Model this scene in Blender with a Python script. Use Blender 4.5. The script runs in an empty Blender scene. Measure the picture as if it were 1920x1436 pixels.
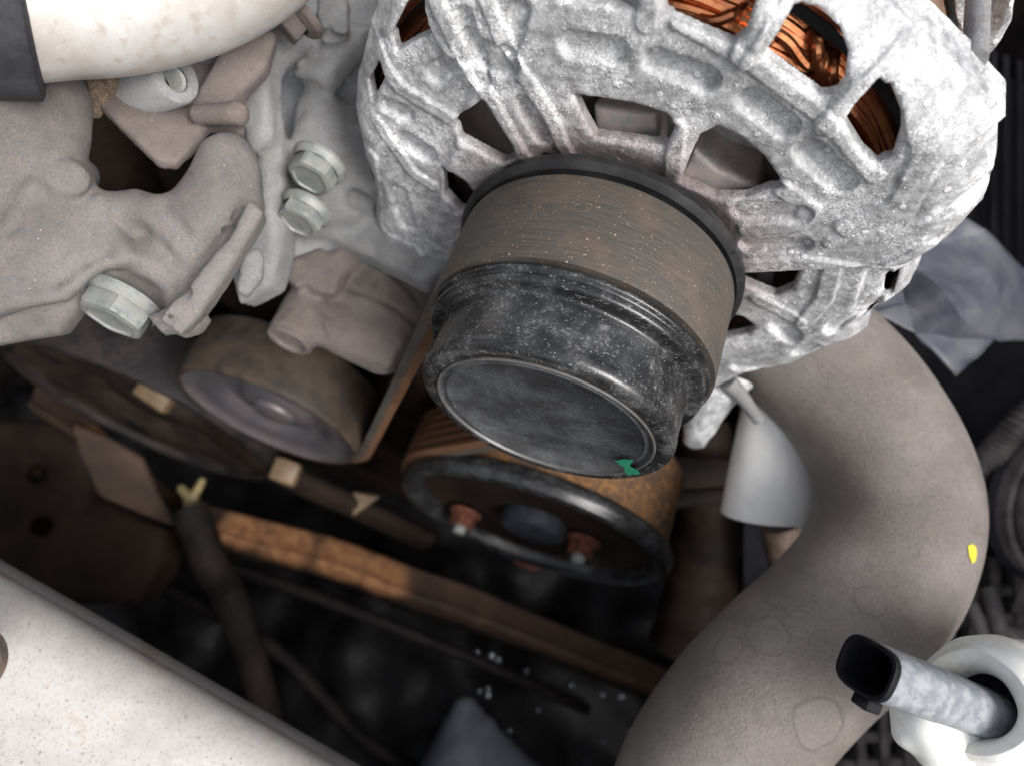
import bpy, math, random
import numpy as np
from mathutils import Matrix, Vector
random.seed(7); RNG = np.random.RandomState(11)
# ---------------------------------------------------------------- camera, world, sun
# Engine frame in millimetres: x to the right of the bay, y up, h outwards along the pulley axis.
A = np.array([-0.32103613, -0.84259397, 0.43240166]); A /= np.linalg.norm(A)
O = np.array([17.9756, 24.2162, -148.1756])
EX = np.array([1, 0, 0.]) - A[0]*A; EX /= np.linalg.norm(EX); EY = np.cross(A, EX)
FPX = 1300.0
EM = np.array([EX, EY, A])
BASE = np.array([0, 0, 0.9])
def wd(E):                       # engine frame -> world metres
    E = np.atleast_2d(np.asarray(E, float))
    return np.c_[E[:, 0], -E[:, 2], E[:, 1]]*0.001 + BASE
CAM_E = EM @ (-O)
def ray(px, py): return EM @ np.array([(px-960)/FPX, -(py-718)/FPX, -1.])
def P(px, py, z): return CAM_E + ray(px, py)*z              # a point z mm in front of the lens
def PH(px, py, h):                                          # a point on the plane at height h along the axis
    d = ray(px, py); return CAM_E + d*((h-CAM_E[2])/d[2])
CX, CY, CZ = EM @ np.array([1, 0, 0.]), EM @ np.array([0, 1, 0.]), EM @ np.array([0, 0, 1.])

sc = bpy.context.scene
cam = bpy.data.objects.new('camera', bpy.data.cameras.new('camera')); sc.collection.objects.link(cam)
def vw(v): return Vector((v[0], -v[2], v[1]))
Mx = Matrix((vw(CX), vw(CY), vw(CZ))).transposed().to_4x4(); Mx.translation = Vector(wd(CAM_E)[0])
cam.matrix_world = Mx
cam.data.sensor_width = 36; cam.data.lens = FPX/1920*36
cam.data.clip_start = 0.01; cam.data.clip_end = 60
cam.data.dof.use_dof = True; cam.data.dof.focus_distance = 0.124
cam.data.dof.aperture_fstop = (FPX/1920*36)/1.7
sc.camera = cam
w = bpy.data.worlds.new('World'); sc.world = w; w.use_nodes = True
nt = w.node_tree; bg = nt.nodes['Background']; sky = nt.nodes.new('ShaderNodeTexSky')
sky.sky_type = 'NISHITA'; sky.sun_disc = False
SUN_E = np.array([0.62, 0.62, 0.30]); SUN_E /= np.linalg.norm(SUN_E)   # direction to the sun
sv = vw(SUN_E)
sky.sun_elevation = math.asin(sv.z); sky.sun_rotation = math.atan2(sv.x, sv.y)
sky.air_density = 1.0; sky.dust_density = 4.0; sky.ozone_density = 1.0
hs = nt.nodes.new('ShaderNodeHueSaturation'); hs.inputs['Saturation'].default_value = 0.3   # thin bright overcast
nt.links.new(sky.outputs[0], hs.inputs['Color']); nt.links.new(hs.outputs[0], bg.inputs[0]); bg.inputs[1].default_value = 0.098
sun = bpy.data.objects.new('sun', bpy.data.lights.new('sun', 'SUN')); sc.collection.objects.link(sun)
sun.data.energy = 1.5; sun.data.angle = math.radians(28); sun.data.color = (1, .975, .965)
sun.rotation_euler = sv.to_track_quat('Z', 'Y').to_euler(); sun.location = (0, 0, 3)
sc.view_settings.view_transform = 'Standard'; sc.view_settings.look = 'None'
sc.view_settings.exposure = 1.25; sc.view_settings.gamma = 1
# ---------------------------------------------------------------- object helpers
OFF = {}
def thing(name, label, cat, loc, group=None):
    o = bpy.data.objects.new(name, None); sc.collection.objects.link(o)
    o.location = wd(loc)[0]; o.empty_display_size = 0.01
    OFF[o.name] = wd(loc)[0]
    o['label'] = label; o['category'] = cat
    if group: o['group'] = group
    return o
def mesh(name, V, F, mat, parent=None, smooth=True, ang=40, label=None, cat=None, kind=None, world=True):
    V = wd(V) if world else V
    off = OFF[parent.name] if parent else (V.mean(0) if kind != 'structure' else np.zeros(3))
    me = bpy.data.meshes.new(name)
    me.from_pydata((V-off).tolist(), [], [list(map(int, f)) for f in F] if not isinstance(F, np.ndarray) else F.tolist())
    me.materials.append(mat)
    if smooth:
        me.shade_smooth(); me.set_sharp_from_angle(angle=math.radians(ang))
    o = bpy.data.objects.new(name, me); sc.collection.objects.link(o)
    if parent: o.parent = parent
    else: o.location = off
    OFF[o.name] = off
    if label: o['label'] = label
    if cat: o['category'] = cat
    if kind: o['kind'] = kind
    return o
def unit(v): v = np.asarray(v, float); return v/np.linalg.norm(v)
def frame(n):
    n = unit(n); t = np.array([0, 0, 1.]) if abs(n[2]) < .9 else np.array([1., 0, 0])
    u = unit(np.cross(t, n)); return u, np.cross(n, u), n
def lathe(prof, o, n=(0, 0, 1), seg=96, caps=False, wob=None):
    u, v, n = frame(n); o = np.asarray(o, float); V = []; F = []
    for r, h in prof:
        for k in range(seg):
            t = 2*math.pi*k/seg; rr = r if wob is None else r*(1+wob(t, h))
            V.append(o + n*h + u*rr*math.cos(t) + v*rr*math.sin(t))
    m = len(prof)
    for i in range(m-1):
        for k in range(seg):
            a, b = i*seg+k, i*seg+(k+1) % seg
            F.append((a, b, b+seg, a+seg))
    if caps: F.append(tuple(range((m-1)*seg, m*seg))); F.append(tuple(reversed(range(seg))))
    return np.array(V), F
def spline(pts, n):
    pts = np.asarray(pts, float); m = len(pts)
    p = np.vstack([2*pts[0]-pts[1], pts, 2*pts[-1]-pts[-2]]); out = []
    for s in np.linspace(0, m-1-1e-9, n):
        i = int(s); t = s-i; a, b, c, d = p[i], p[i+1], p[i+2], p[i+3]
        out.append(.5*((2*b)+(c-a)*t+(2*a-5*b+4*c-d)*t*t+(3*b-a-3*c+d)*t**3))
    return np.array(out)
def tube(path, rad, seg=24, caps=True, flat=1.0, upv=None, bump=None):
    path = np.asarray(path, float); n = len(path); rad = np.broadcast_to(rad, (n,))
    T = np.gradient(path, axis=0); T /= np.linalg.norm(T, axis=1)[:, None]
    u = unit(np.cross(T[0], upv if upv is not None else (0.3, 0.2, .93))); V = []; F = []
    for i in range(n):
        u = unit(u - (u@T[i])*T[i]); v = np.cross(T[i], u)
        for k in range(seg):
            t = 2*math.pi*k/seg; r = rad[i]*(1 if bump is None else 1+bump(i/(n-1), t))
            V.append(path[i]+u*r*math.cos(t)+v*r*flat*math.sin(t))
    for i in range(n-1):
        for k in range(seg):
            a, b = i*seg+k, i*seg+(k+1) % seg; F.append((a, b, b+seg, a+seg))
    if caps: F.append(tuple(reversed(range(seg)))); F.append(tuple(range((n-1)*seg, n*seg)))
    return np.array(V), F
def join(*parts):
    V = []; F = []; o = 0
    for v, f in parts:
        V.append(np.asarray(v)); F += [tuple(int(i)+o for i in q) for q in f]; o += len(v)
    return np.vstack(V), F
def box(c, u, v, n, a, b, d, bev=0.0):
    u, v, n = unit(u), unit(v), unit(n); V = []
    if bev <= 0:
        for sx in (-1, 1):
            for sy in (-1, 1):
                for sz in (-1, 1): V.append(c+u*a*sx+v*b*sy+n*d*sz)
        return np.array(V), [(0, 1, 3, 2), (4, 6, 7, 5), (0, 4, 5, 1), (2, 3, 7, 6), (0, 2, 6, 4), (1, 5, 7, 3)]
    ring = lambda ca, cb, h: [c+u*x*1+v*y+n*h for x, y in ((ca-bev, cb), (ca, cb-bev), (ca, -cb+bev), (ca-bev, -cb), (-ca+bev, -cb), (-ca, -cb+bev), (-ca, cb-bev), (-ca+bev, cb))]
    R = [ring(a-bev, b-bev, -d), ring(a, b, -d+bev), ring(a, b, d-bev), ring(a-bev, b-bev, d)]
    V = sum(R, []); F = []
    for i in range(3):
        for k in range(8): F.append((i*8+(k+1) % 8, i*8+k, i*8+8+k, i*8+8+(k+1) % 8))
    F.append(tuple(range(8))); F.append(tuple(reversed(range(24, 32))))
    return np.array(V), F
def hexhead(o, n, r=5.5, h=5, fl=7.6, rot=0.2):              # flanged hexagon bolt head with chamfered top
    u, v, n = frame(n); o = np.asarray(o, float)
    a = lathe([(0.01, 0), (fl, 0), (fl, .8), (fl*.93, 1.5), (r*.98, 2.2)], o, n, 40)
    V = []; F = []; seg = 36
    hexr = lambda t: r*math.cos(math.pi/6)/math.cos(((t-rot) % (math.pi/3))-math.pi/6)
    lv = [(1.0, 1.6, 0), (1.0, h-.5, 0), (.99, h, 1), (.80, h+.25, 1), (.74, h-.25, 1), (.01, h-.35, 1)]
    for s, hh, rd in lv:
        for k in range(seg):
            t = 2*math.pi*k/seg; R = hexr(t)
            if rd: R = min(R, r*.93)
            V.append(o+n*hh+u*R*s*math.cos(t)+v*R*s*math.sin(t))
    for i in range(len(lv)-1):
        for k in range(seg):
            p, q = i*seg+k, i*seg+(k+1) % seg; F.append((p, q, q+seg, p+seg))
    return join(a, (np.array(V), F))
# ---------------------------------------------------------------- noise and distance fields
TAB = RNG.rand(64, 64, 64).astype(np.float32)
def vnoise(X):
    X = np.asarray(X, np.float32); i = np.floor(X).astype(np.int64); f = X-i; f = f*f*(3-2*f); i &= 63; j = (i+1) & 63
    r = 0
    for a in (0, 1):
        for b in (0, 1):
            for c in (0, 1):
                wgt = (f[..., 0] if a else 1-f[..., 0])*(f[..., 1] if b else 1-f[..., 1])*(f[..., 2] if c else 1-f[..., 2])
                r = r + wgt*TAB[(j if a else i)[..., 0], (j if b else i)[..., 1], (j if c else i)[..., 2]]
    return r-.5
def fbm(X, o=4):
    r = 0; s = 1.
    for k in range(o): r = r+vnoise(np.asarray(X)*(2**k)+k*7.3)*s; s *= .5
    return r
def sdpoly(X, Y, poly):
    poly = np.asarray(poly, float); d = np.full(X.shape, 1e18); s = np.ones(X.shape); n = len(poly)
    for i in range(n):
        a = poly[i]; b = poly[i-1]; ex, ey = b-a; wx = X-a[0]; wy = Y-a[1]
        t = np.clip((wx*ex+wy*ey)/(ex*ex+ey*ey+1e-12), 0, 1)
        d = np.minimum(d, (wx-ex*t)**2+(wy-ey*t)**2)
        c1 = Y >= a[1]; c2 = Y < b[1]; c3 = ex*wy > ey*wx
        s = np.where((c1 & c2 & c3) | (~c1 & ~c2 & ~c3), -s, s)
    return s*np.sqrt(d)
def sdseg(X, Y, pts):
    d = np.full(X.shape, 1e18)
    for a, b in zip(pts[:-1], pts[1:]):
        ex, ey = b[0]-a[0], b[1]-a[1]; wx = X-a[0]; wy = Y-a[1]
        t = np.clip((wx*ex+wy*ey)/(ex*ex+ey*ey+1e-12), 0, 1); d = np.minimum(d, (wx-ex*t)**2+(wy-ey*t)**2)
    return np.sqrt(d)
def smooth01(x): x = np.clip(x, 0, 1); return x*x*(3-2*x)
def capsule(X, a, b, ra, rb=None):
    rb = ra if rb is None else rb; a = np.asarray(a, float); b = np.asarray(b, float); e = b-a
    wv = X-a; t = np.clip((wv@e)/(e@e), 0, 1)
    return np.linalg.norm(wv-t[..., None]*e, axis=-1)-(ra+(rb-ra)*t)
def cyl(X, a, b, r, rd=.6, r2=None):
    a = np.asarray(a, float); b = np.asarray(b, float); L = np.linalg.norm(b-a); n = (b-a)/L
    wv = X-a; z = wv@n; q = np.sqrt(np.maximum((wv**2).sum(-1)-z*z, 0))
    rr = r if r2 is None else r+(r2-r)*np.clip(z/L, 0, 1)
    dx = q-rr+rd; dz = np.abs(z-L/2)-L/2+rd
    return np.minimum(np.maximum(dx, dz), 0)+np.hypot(np.maximum(dx, 0), np.maximum(dz, 0))-rd
def prism(X, pts, n, t, rd=.8):          # polygon (3-D points on a plane) thickened by t behind the plane
    pts = np.asarray(pts, float); c = pts.mean(0); u, v, n = frame(n)
    wv = X-c; p2 = np.c_[(pts-c)@u, (pts-c)@v]; z = wv@n
    dx = sdpoly(wv@u, wv@v, p2)+rd; dz = np.abs(z+t/2)-t/2+rd
    return np.minimum(np.maximum(dx, dz), 0)+np.hypot(np.maximum(dx, 0), np.maximum(dz, 0))-rd
def smin(a, b, k): h = np.clip(.5+.5*(b-a)/k, 0, 1); return b+(a-b)*h-k*h*(1-h)
def smax(a, b, k): return -smin(-a, -b, k)
def hit(fn, px, py, z0=120., z1=230.):                        # first surface point along a sight line
    z = z0
    for _ in range(160):
        d = float(fn((P(px, py, z)).reshape(1, 1, 1, 3))[0, 0, 0])
        if d < .02 or z > z1: break
        z += max(d*.7, .05)
    return P(px, py, z)
def carve(fn, cuts):                                          # grooves and creases cut where the casting has them
    H_ = [([hit(fn, x, y) for x, y in pts], r, k) for pts, r, k in cuts]
    def g(G):
        d = fn(G)
        for pts, r, k in H_:
            for a, b in zip(pts[:-1], pts[1:]): d = smax(d, -capsule(G, a, b, r, r*.8), k)
        return d
    return g
def surfnet(fn, pts, pad, step):
    pts = np.asarray(pts); lo = pts.min(0)-pad; hi = pts.max(0)+pad
    ax = [np.arange(lo[i], hi[i]+step, step) for i in range(3)]
    G = np.stack(np.meshgrid(*ax, indexing='ij'), -1).astype(np.float32)
    D = fn(G).astype(np.float32)
    for i in range(3):
        sl = [slice(None)]*3
        for e in (0, -1): sl[i] = e; D[tuple(sl)] = np.maximum(D[tuple(sl)], .01)
    n = np.array(D.shape)-1; S = D < 0
    acc = np.zeros(tuple(n)+(3,), np.float32); cnt = np.zeros(tuple(n), np.float32)
    cs = [(a, b, c) for a in (0, 1) for b in (0, 1) for c in (0, 1)]
    sub = lambda M, c: M[c[0]:c[0]+n[0], c[1]:c[1]+n[1], c[2]:c[2]+n[2]]
    for c in cs:
        for k in range(3):
            if c[k] == 0:
                c2 = list(c); c2[k] = 1; d1, d2 = sub(D, c), sub(D, c2); m = sub(S, c) != sub(S, c2)
                t = np.where(m, d1/np.where(m, d1-d2, 1), 0)
                for q in range(3): acc[..., q] += np.where(m, c[q]+(t if q == k else 0), 0)
                cnt += m
    act = cnt > 0; idx = -np.ones(tuple(n), np.int64); idx[act] = np.arange(act.sum())
    ij = np.argwhere(act); V = (acc[act]/cnt[act][:, None]+ij)*step+np.array([a[0] for a in ax])
    F = []
    for k in range(3):
        a, b = [(1, 2), (2, 0), (0, 1)][k]
        sl1 = [slice(1, -1)]*3; sl1[k] = slice(0, -1); sl2 = list(sl1); sl2[k] = slice(1, None)
        s1 = S[tuple(sl1)]; s2 = S[tuple(sl2)]; m = np.argwhere(s1 != s2)
        if not len(m): continue
        inside = s1[tuple(m.T)]; base = m.copy(); o = np.ones(3, int); o[k] = 0; base = base+o
        def cell(da, db):
            c = base.copy(); c[:, a] -= da; c[:, b] -= db; return idx[tuple(c.T)]
        q = np.stack([cell(1, 1), cell(0, 1), cell(0, 0), cell(1, 0)], 1)
        q[~inside] = q[~inside][:, ::-1]; F.append(q)
    return V, np.vstack(F)
# ---------------------------------------------------------------- materials
class M:
    def __init__(s, name, rough=.5, metal=0., spec=.5):
        s.m = bpy.data.materials.new(name); s.m.use_nodes = True; s.t = s.m.node_tree; s.b = s.t.nodes['Principled BSDF']
        tc = s.t.nodes.new('ShaderNodeTexCoord'); mp = s.t.nodes.new('ShaderNodeMapping')
        mp.inputs['Scale'].default_value = (1000,)*3; s.t.links.new(tc.outputs['Object'], mp.inputs[0]); s.co = mp.outputs[0]
        s.b.inputs['Roughness'].default_value = rough; s.b.inputs['Metallic'].default_value = metal
        s.b.inputs['Specular IOR Level'].default_value = spec
    def n(s, ty, **k):
        x = s.t.nodes.new(ty)
        for a, v in k.items(): setattr(x, a, v)
        return x
    def l(s, a, b): s.t.links.new(a, b)
    def scaled(s, v):
        mp = s.n('ShaderNodeMapping'); mp.inputs['Scale'].default_value = v; s.l(s.co, mp.inputs[0]); return mp.outputs[0]
    def noise(s, sc_, det=5, rough=.6, co=None, dist=0):
        x = s.n('ShaderNodeTexNoise'); x.inputs['Scale'].default_value = sc_; x.inputs['Detail'].default_value = det
        x.inputs['Roughness'].default_value = rough; x.inputs['Distortion'].default_value = dist
        s.l(co or s.co, x.inputs['Vector']); return x.outputs['Fac']
    def ramp(s, f, a, b, lo=0., hi=1.):
        x = s.n('ShaderNodeMapRange', interpolation_type='SMOOTHSTEP'); s.l(f, x.inputs[0])
        x.inputs[1].default_value = a; x.inputs[2].default_value = b; x.inputs[3].default_value = lo; x.inputs[4].default_value = hi
        return x.outputs[0]
    def specks(s, sc_, size, dens, co=None):            # scattered grains: only a share of the cells carries one
        v = s.n('ShaderNodeTexVoronoi'); v.inputs['Scale'].default_value = sc_; s.l(co or s.co, v.inputs['Vector'])
        sp = s.n('ShaderNodeSeparateColor'); s.l(v.outputs['Color'], sp.inputs[0])
        a = s.ramp(v.outputs['Distance'], size, size*.55)
        b = s.ramp(sp.outputs[0], 1-dens-.01, 1-dens+.01); return s.math('MULTIPLY', a, b)
    def math(s, op, a, b):
        x = s.n('ShaderNodeMath', operation=op)
        for i, v in enumerate((a, b)):
            if isinstance(v, (int, float)): x.inputs[i].default_value = v
            else: s.l(v, x.inputs[i])
        return x.outputs[0]
    def mix(s, f, a, b):
        x = s.n('ShaderNodeMix', data_type='RGBA')
        if isinstance(f, (int, float)): x.inputs[0].default_value = f
        else: s.l(f, x.inputs[0])
        for i, v in ((6, a), (7, b)):
            if isinstance(v, tuple): x.inputs[i].default_value = v+(1,)
            else: s.l(v, x.inputs[i])
        return x.outputs[2]
    def bump(s, h, dist, strength=1., prev=None):
        x = s.n('ShaderNodeBump'); x.inputs['Distance'].default_value = dist*.001; x.inputs['Strength'].default_value = strength
        s.l(h, x.inputs['Height'])
        if prev is not None: s.l(prev, x.inputs['Normal'])
        return x.outputs[0]
    def done(s, col, nrm=None, rough=None, metal=None):
        if isinstance(col, tuple): s.b.inputs['Base Color'].default_value = col+(1,)
        else: s.l(col, s.b.inputs['Base Color'])
        if nrm is not None: s.l(nrm, s.b.inputs['Normal'])
        if rough is not None: s.l(rough, s.b.inputs['Roughness'])
        if metal is not None: s.l(metal, s.b.inputs['Metallic'])
        return s.m
def plain(name, col, rough=.6, metal=0., var=.35, sc_=.25, bump=.15, dust=None, dustamt=.5, spec=None):
    m = M(name, rough, metal, spec if spec is not None else (.5 if max(col) > .04 else .12)); n1 = m.noise(sc_); n2 = m.noise(sc_*9, 3)
    c = m.mix(m.ramp(n1, .3, .7), tuple(x*(1-var) for x in col), tuple(min(1, x*(1+var)) for x in col))
    if dust: c = m.mix(m.ramp(m.math('ADD', n1, m.math('MULTIPLY', n2, .4)), .6, .85, 0, dustamt), c, dust)
    return m.done(c, m.bump(n2, bump))
def mat_alu(name, base, white, amt, hub=None, lump=.25):
    m = M(name, .5, .2)
    n1 = m.noise(.09, 4); n2 = m.noise(.45, 6, .7); n3 = m.noise(2.2, 4, .7); n4 = m.noise(6, 2)
    c = m.mix(m.ramp(n2, .35, .65), tuple(x*.62 for x in base), tuple(min(1, x*1.2) for x in base))
    crust = m.ramp(m.math('ADD', m.math('MULTIPLY', n1, .6), m.math('MULTIPLY', n3, .65)), .72-amt*.2, .86-amt*.2)
    c = m.mix(m.math('MULTIPLY', crust, .65), c, white)
    sp = m.specks(.42, .3, .26); sp2 = m.specks(1.15, .3, .2); sp3 = m.specks(3., .35, .15)
    lump_f = m.math('MAXIMUM', m.math('MULTIPLY', sp, .7), m.math('MAXIMUM', m.math('MULTIPLY', sp2, .8), m.math('MULTIPLY', sp3, .6)))
    c = m.mix(m.math('MULTIPLY', lump_f, .75), c, white)
    dk = m.ramp(m.noise(1.1, 3, .6), .60, .72, 0, .45); c = m.mix(dk, c, tuple(x*.28 for x in base)); c = m.mix(m.ramp(n4, .58, .70, 0, .4), c, (.95, .95, .95)); c = m.mix(m.ramp(n4, .42, .32, 0, .28), c, tuple(x*.4 for x in base))
    if hub:
        s = m.n('ShaderNodeSeparateXYZ'); m.l(m.co, s.inputs[0])
        rr = m.math('SQRT', m.math('ADD', m.math('MULTIPLY', s.outputs[0], s.outputs[0]), m.math('MULTIPLY', s.outputs[2], s.outputs[2])), 0)
        f = m.ramp(m.math('ADD', rr, m.math('MULTIPLY', n2, 10)), 50, 28, 0, .9)
        c = m.mix(f, c, m.mix(n3, (.13, .095, .095), (.34, .275, .27)))
    hgt = m.math('ADD', m.math('MULTIPLY', lump_f, .8), m.math('ADD', m.math('MULTIPLY', n3, .9), m.math('MULTIPLY', n4, .3)))
    rg = m.ramp(n2, .3, .7, .38, .7)
    return m.done(c, m.bump(hgt, lump), rg, m.math('SUBTRACT', .30, m.math('MULTIPLY', crust, .28)))
ALU = mat_alu('corroded_aluminium', (.43, .435, .44), (.90, .90, .90), .5, True)
ALU2 = mat_alu('grey_aluminium', (.33, .34, .35), (.62, .63, .64), .2)
def mat_cast(name, a, b, dust, grain=.14):
    m = M(name, .62, .15); n1 = m.noise(.055, 4); n2 = m.noise(.28, 4); g = m.noise(2.1, 4, .75); g2 = m.noise(7, 2)
    c = m.mix(m.ramp(n1, .35, .65), a, b); c = m.mix(m.ramp(n2, .45, .75, 0, .45), c, dust); c = m.mix(m.ramp(m.noise(.13, 5, .7, None, .6), .54, .72, 0, .4), c, tuple(x*.55 for x in a))
    c = m.mix(m.ramp(g, .54, .66, 0, .28), c, tuple(x*1.6 for x in b)); c = m.mix(m.ramp(g, .46, .35, 0, .45), c, tuple(x*.45 for x in a))
    c = m.mix(m.math('MULTIPLY', m.specks(.7, .13, .12), .8), c, (.6, .52, .42))
    return m.done(c, m.bump(m.math('ADD', g, m.math('MULTIPLY', g2, .5)), grain*2), m.ramp(n2, .3, .7, .5, .75))
CAST = mat_cast('dusty_cast_alloy', (.150, .138, .133), (.225, .209, .202), (.25, .20, .17), .2)
CASTP = mat_cast('brown_stained_alloy', (.14, .115, .105), (.21, .175, .16), (.24, .18, .15), .2)
CASTL = mat_cast('light_cast_alloy', (.21, .212, .214), (.34, .34, .342), (.28, .25, .22), .2)
STEEL = plain('zinc_bolt', (.225, .242, .232), .5, .2, .3, .35, .12, (.20, .175, .15), .5)
RUST = plain('rusty_steel', (.10, .028, .016), .8, .1, .5, .6, .3, (.22, .08, .035))
def mat_black(name, dustamt, bx=.012):
    m = M(name, .28, 0, .5); n = m.noise(.16, 5, .65); f = m.noise(1.1, 5, .75); st = m.noise(.9, 5, .7, m.scaled((1, .25, 1)))
    c = m.mix(m.ramp(n, .3, .7), (bx, bx*1.02, bx*1.06), (bx*2.2, bx*2.32, bx*2.5))
    d = m.math('MULTIPLY', m.ramp(n, .47, .68), m.ramp(f, .46, .70)); d = m.math('MAXIMUM', d, m.math('MULTIPLY', m.ramp(n, .4, .8), .2))
    d = m.math('MULTIPLY', d, dustamt)
    d = m.math('MULTIPLY', d, m.ramp(m.noise(4, 3, .7), .3, .6, .3, 1)); c = m.mix(d, c, (.26, .26, .255))
    scr = m.ramp(m.noise(1.3, 2, .5, m.scaled((.35, 1.2, 2.2)), 2.5), .655, .675, 0, .5*dustamt+.1); c = m.mix(scr, c, (.4, .4, .4))
    sp = m.math('MAXIMUM', m.specks(1.5, .15, .18), m.math('MULTIPLY', m.specks(.6, .09, .15), 1.)); c = m.mix(m.math('MULTIPLY', sp, .75), c, (.55, .52, .46))
    return m.done(c, m.bump(m.math('ADD', f, m.math('MULTIPLY', sp, .6)), .05), m.ramp(d, 0, .5, .24, .62))
BLACK = mat_black('scuffed_black_steel', .85, .008)
BLACK2 = mat_black('dusty_black_enamel', .25, .008)
DISC = mat_black('hazy_grey_plastic', .20, .030)
def mat_belt():
    m = M('worn_belt_rubber', .62, 0, .4)
    s = m.n('ShaderNodeSeparateXYZ'); m.l(m.co, s.inputs[0])
    n1 = m.noise(.11, 4); n2 = m.noise(.9, 4, .7); st = m.noise(1.0, 5, .75, m.scaled((.12, 3.2, .12))); st2 = m.noise(1, 3, .6, m.scaled((.4, 7, .4)))
    c = m.mix(m.ramp(st, .3, .7), (.036, .032, .028), (.080, .068, .057))
    c = m.mix(m.ramp(n1, .45, .75, 0, .55), c, (.115, .078, .055)); c = m.mix(m.ramp(st2, .6, .75, 0, .3), c, (.2, .15, .11))
    sp = m.math('MAXIMUM', m.math('MULTIPLY', m.specks(.95, .14, .4), m.ramp(n1, .35, .6, .25, 1)), m.math('MAXIMUM', m.specks(1.9, .2, .16), m.specks(.5, .1, .14)))
    c = m.mix(m.math('MULTIPLY', sp, .9), c, (.50, .36, .25))
    return m.done(c, m.bump(m.math('ADD', m.math('MULTIPLY', st, .8), m.math('ADD', n2, m.math('MULTIPLY', sp, .7))), .09))
BELT = mat_belt()
def mat_copper():
    m = M('enamelled_copper', .24, .92); n = m.noise(.12, 4); k = m.noise(1.3, 3)
    c = m.mix(m.ramp(n, .35, .7), (.50, .17, .075), (.86, .36, .16)); c = m.mix(m.ramp(k, .6, .8, 0, .5), c, (.2, .07, .03))
    return m.done(c, m.bump(k, .05))
COPPER = mat_copper()
def mat_hose(spots):
    m = M('weathered_hose_rubber', .5, 0, .4); n1 = m.noise(.035, 4); n2 = m.noise(.2, 5); g = m.noise(1.6, 4, .7); g2 = m.noise(5, 2)
    c = m.mix(m.ramp(n1, .35, .65), (.160, .138, .126), (.245, .216, .199)); c = m.mix(m.ramp(n2, .5, .8, 0, .5), c, (.23, .18, .145))
    c = m.mix(m.ramp(g, .52, .66, 0, .35), c, (.29, .255, .23)); c = m.mix(m.ramp(g, .47, .37, 0, .45), c, (.085, .072, .064))
    v = m.n('ShaderNodeTexVoronoi'); v.inputs['Scale'].default_value = .045
    mpn = m.n('ShaderNodeMix', data_type='VECTOR'); nz = m.n('ShaderNodeTexNoise'); nz.inputs['Scale'].default_value = .16; m.l(m.co, nz.inputs['Vector'])
    ad = m.n('ShaderNodeVectorMath', operation='SCALE'); ad.inputs['Scale'].default_value = 9; m.l(nz.outputs['Color'], ad.inputs[0])
    a2 = m.n('ShaderNodeVectorMath', operation='ADD'); m.l(m.co, a2.inputs[0]); m.l(ad.outputs[0], a2.inputs[1]); m.l(a2.outputs[0], v.inputs['Vector'])
    dd = m.math('MULTIPLY', v.outputs['Distance'], 1); ring = m.math('MULTIPLY', m.ramp(dd, .25, .28), m.ramp(dd, .33, .29))
    for (cx, cy, cz), rs_, k_ in spots:                       # dried water stains at their own places on the rubber
        sb = m.n('ShaderNodeVectorMath', operation='DISTANCE'); a3 = m.n('ShaderNodeVectorMath', operation='ADD'); sc3 = m.n('ShaderNodeVectorMath', operation='SCALE')
        m.l(nz.outputs['Color'], sc3.inputs[0]); sc3.inputs['Scale'].default_value = rs_*.55; m.l(m.co, a3.inputs[0]); m.l(sc3.outputs[0], a3.inputs[1]); m.l(a3.outputs[0], sb.inputs[0])
        sb.inputs[1].default_value = (cx+rs_*.27, cy+rs_*.27, cz+rs_*.27); dv = sb.outputs['Value']
        c = m.mix(m.ramp(dv, rs_, rs_*.9, 0, .13*k_), c, (.27, .24, .215))
        c = m.mix(m.math('MULTIPLY', m.ramp(dv, rs_*.86, rs_*.95), m.ramp(dv, rs_*1.08, rs_*.98, 0, .42*k_)), c, (.075, .062, .055))
    sc2 = m.n('ShaderNodeSeparateColor'); m.l(v.outputs['Color'], sc2.inputs[0]); sel = m.ramp(sc2.outputs[0], .45, .5)
    c = m.mix(m.math('MULTIPLY', m.math('MULTIPLY', ring, sel), .2), c, (.09, .078, .07))
    c = m.mix(m.math('MULTIPLY', m.specks(.35, .12, .1), .5), c, (.42, .36, .3))
    return m.done(c, m.bump(m.math('ADD', g, m.math('MULTIPLY', g2, .4)), .3), m.ramp(n2, .3, .7, .42, .62))
def mat_paint():
    m = M('speckled_white_paint', .42, 0); n1 = m.noise(.05, 4); g = m.noise(2.4, 3, .7)
    c = m.mix(m.ramp(n1, .3, .7), (.33, .312, .295), (.44, .427, .41))
    c = m.mix(m.ramp(m.noise(.05, 5, .65), .52, .68, 0, .7), c, (.34, .26, .205))
    sp = m.math('MAXIMUM', m.specks(.9, .2, .5), m.math('MAXIMUM', m.specks(1.9, .30, .65), m.specks(.36, .14, .25)))
    c = m.mix(m.math('MULTIPLY', sp, .8), c, (.11, .085, .07)); c = m.mix(m.ramp(g, .54, .66, 0, .5), c, (.24, .21, .18))
    return m.done(c, m.bump(m.math('ADD', g, m.math('MULTIPLY', sp, -.5)), .10))
PAINT = mat_paint()
def mat_pipe():
    m = M('brushed_alloy_pipe', .4, .35); n1 = m.noise(.06, 4); n2 = m.noise(.35, 5); st = m.noise(.5, 4, .6, m.scaled((.3, 1, 3)))
    c = m.mix(m.ramp(n1, .3, .7), (.52, .48, .44), (.70, .68, .66)); c = m.mix(m.ramp(n2, .5, .75, 0, .45), c, (.36, .25, .16))
    c = m.mix(m.ramp(st, .6, .7, 0, .25), c, (.75, .75, .74)); c = m.mix(m.math('MULTIPLY', m.specks(.6, .12, .2), .6), c, (.85, .83, .8))
    return m.done(c, m.bump(m.math('ADD', n2, m.noise(3, 2)), .06))
PIPE = mat_pipe()
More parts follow.
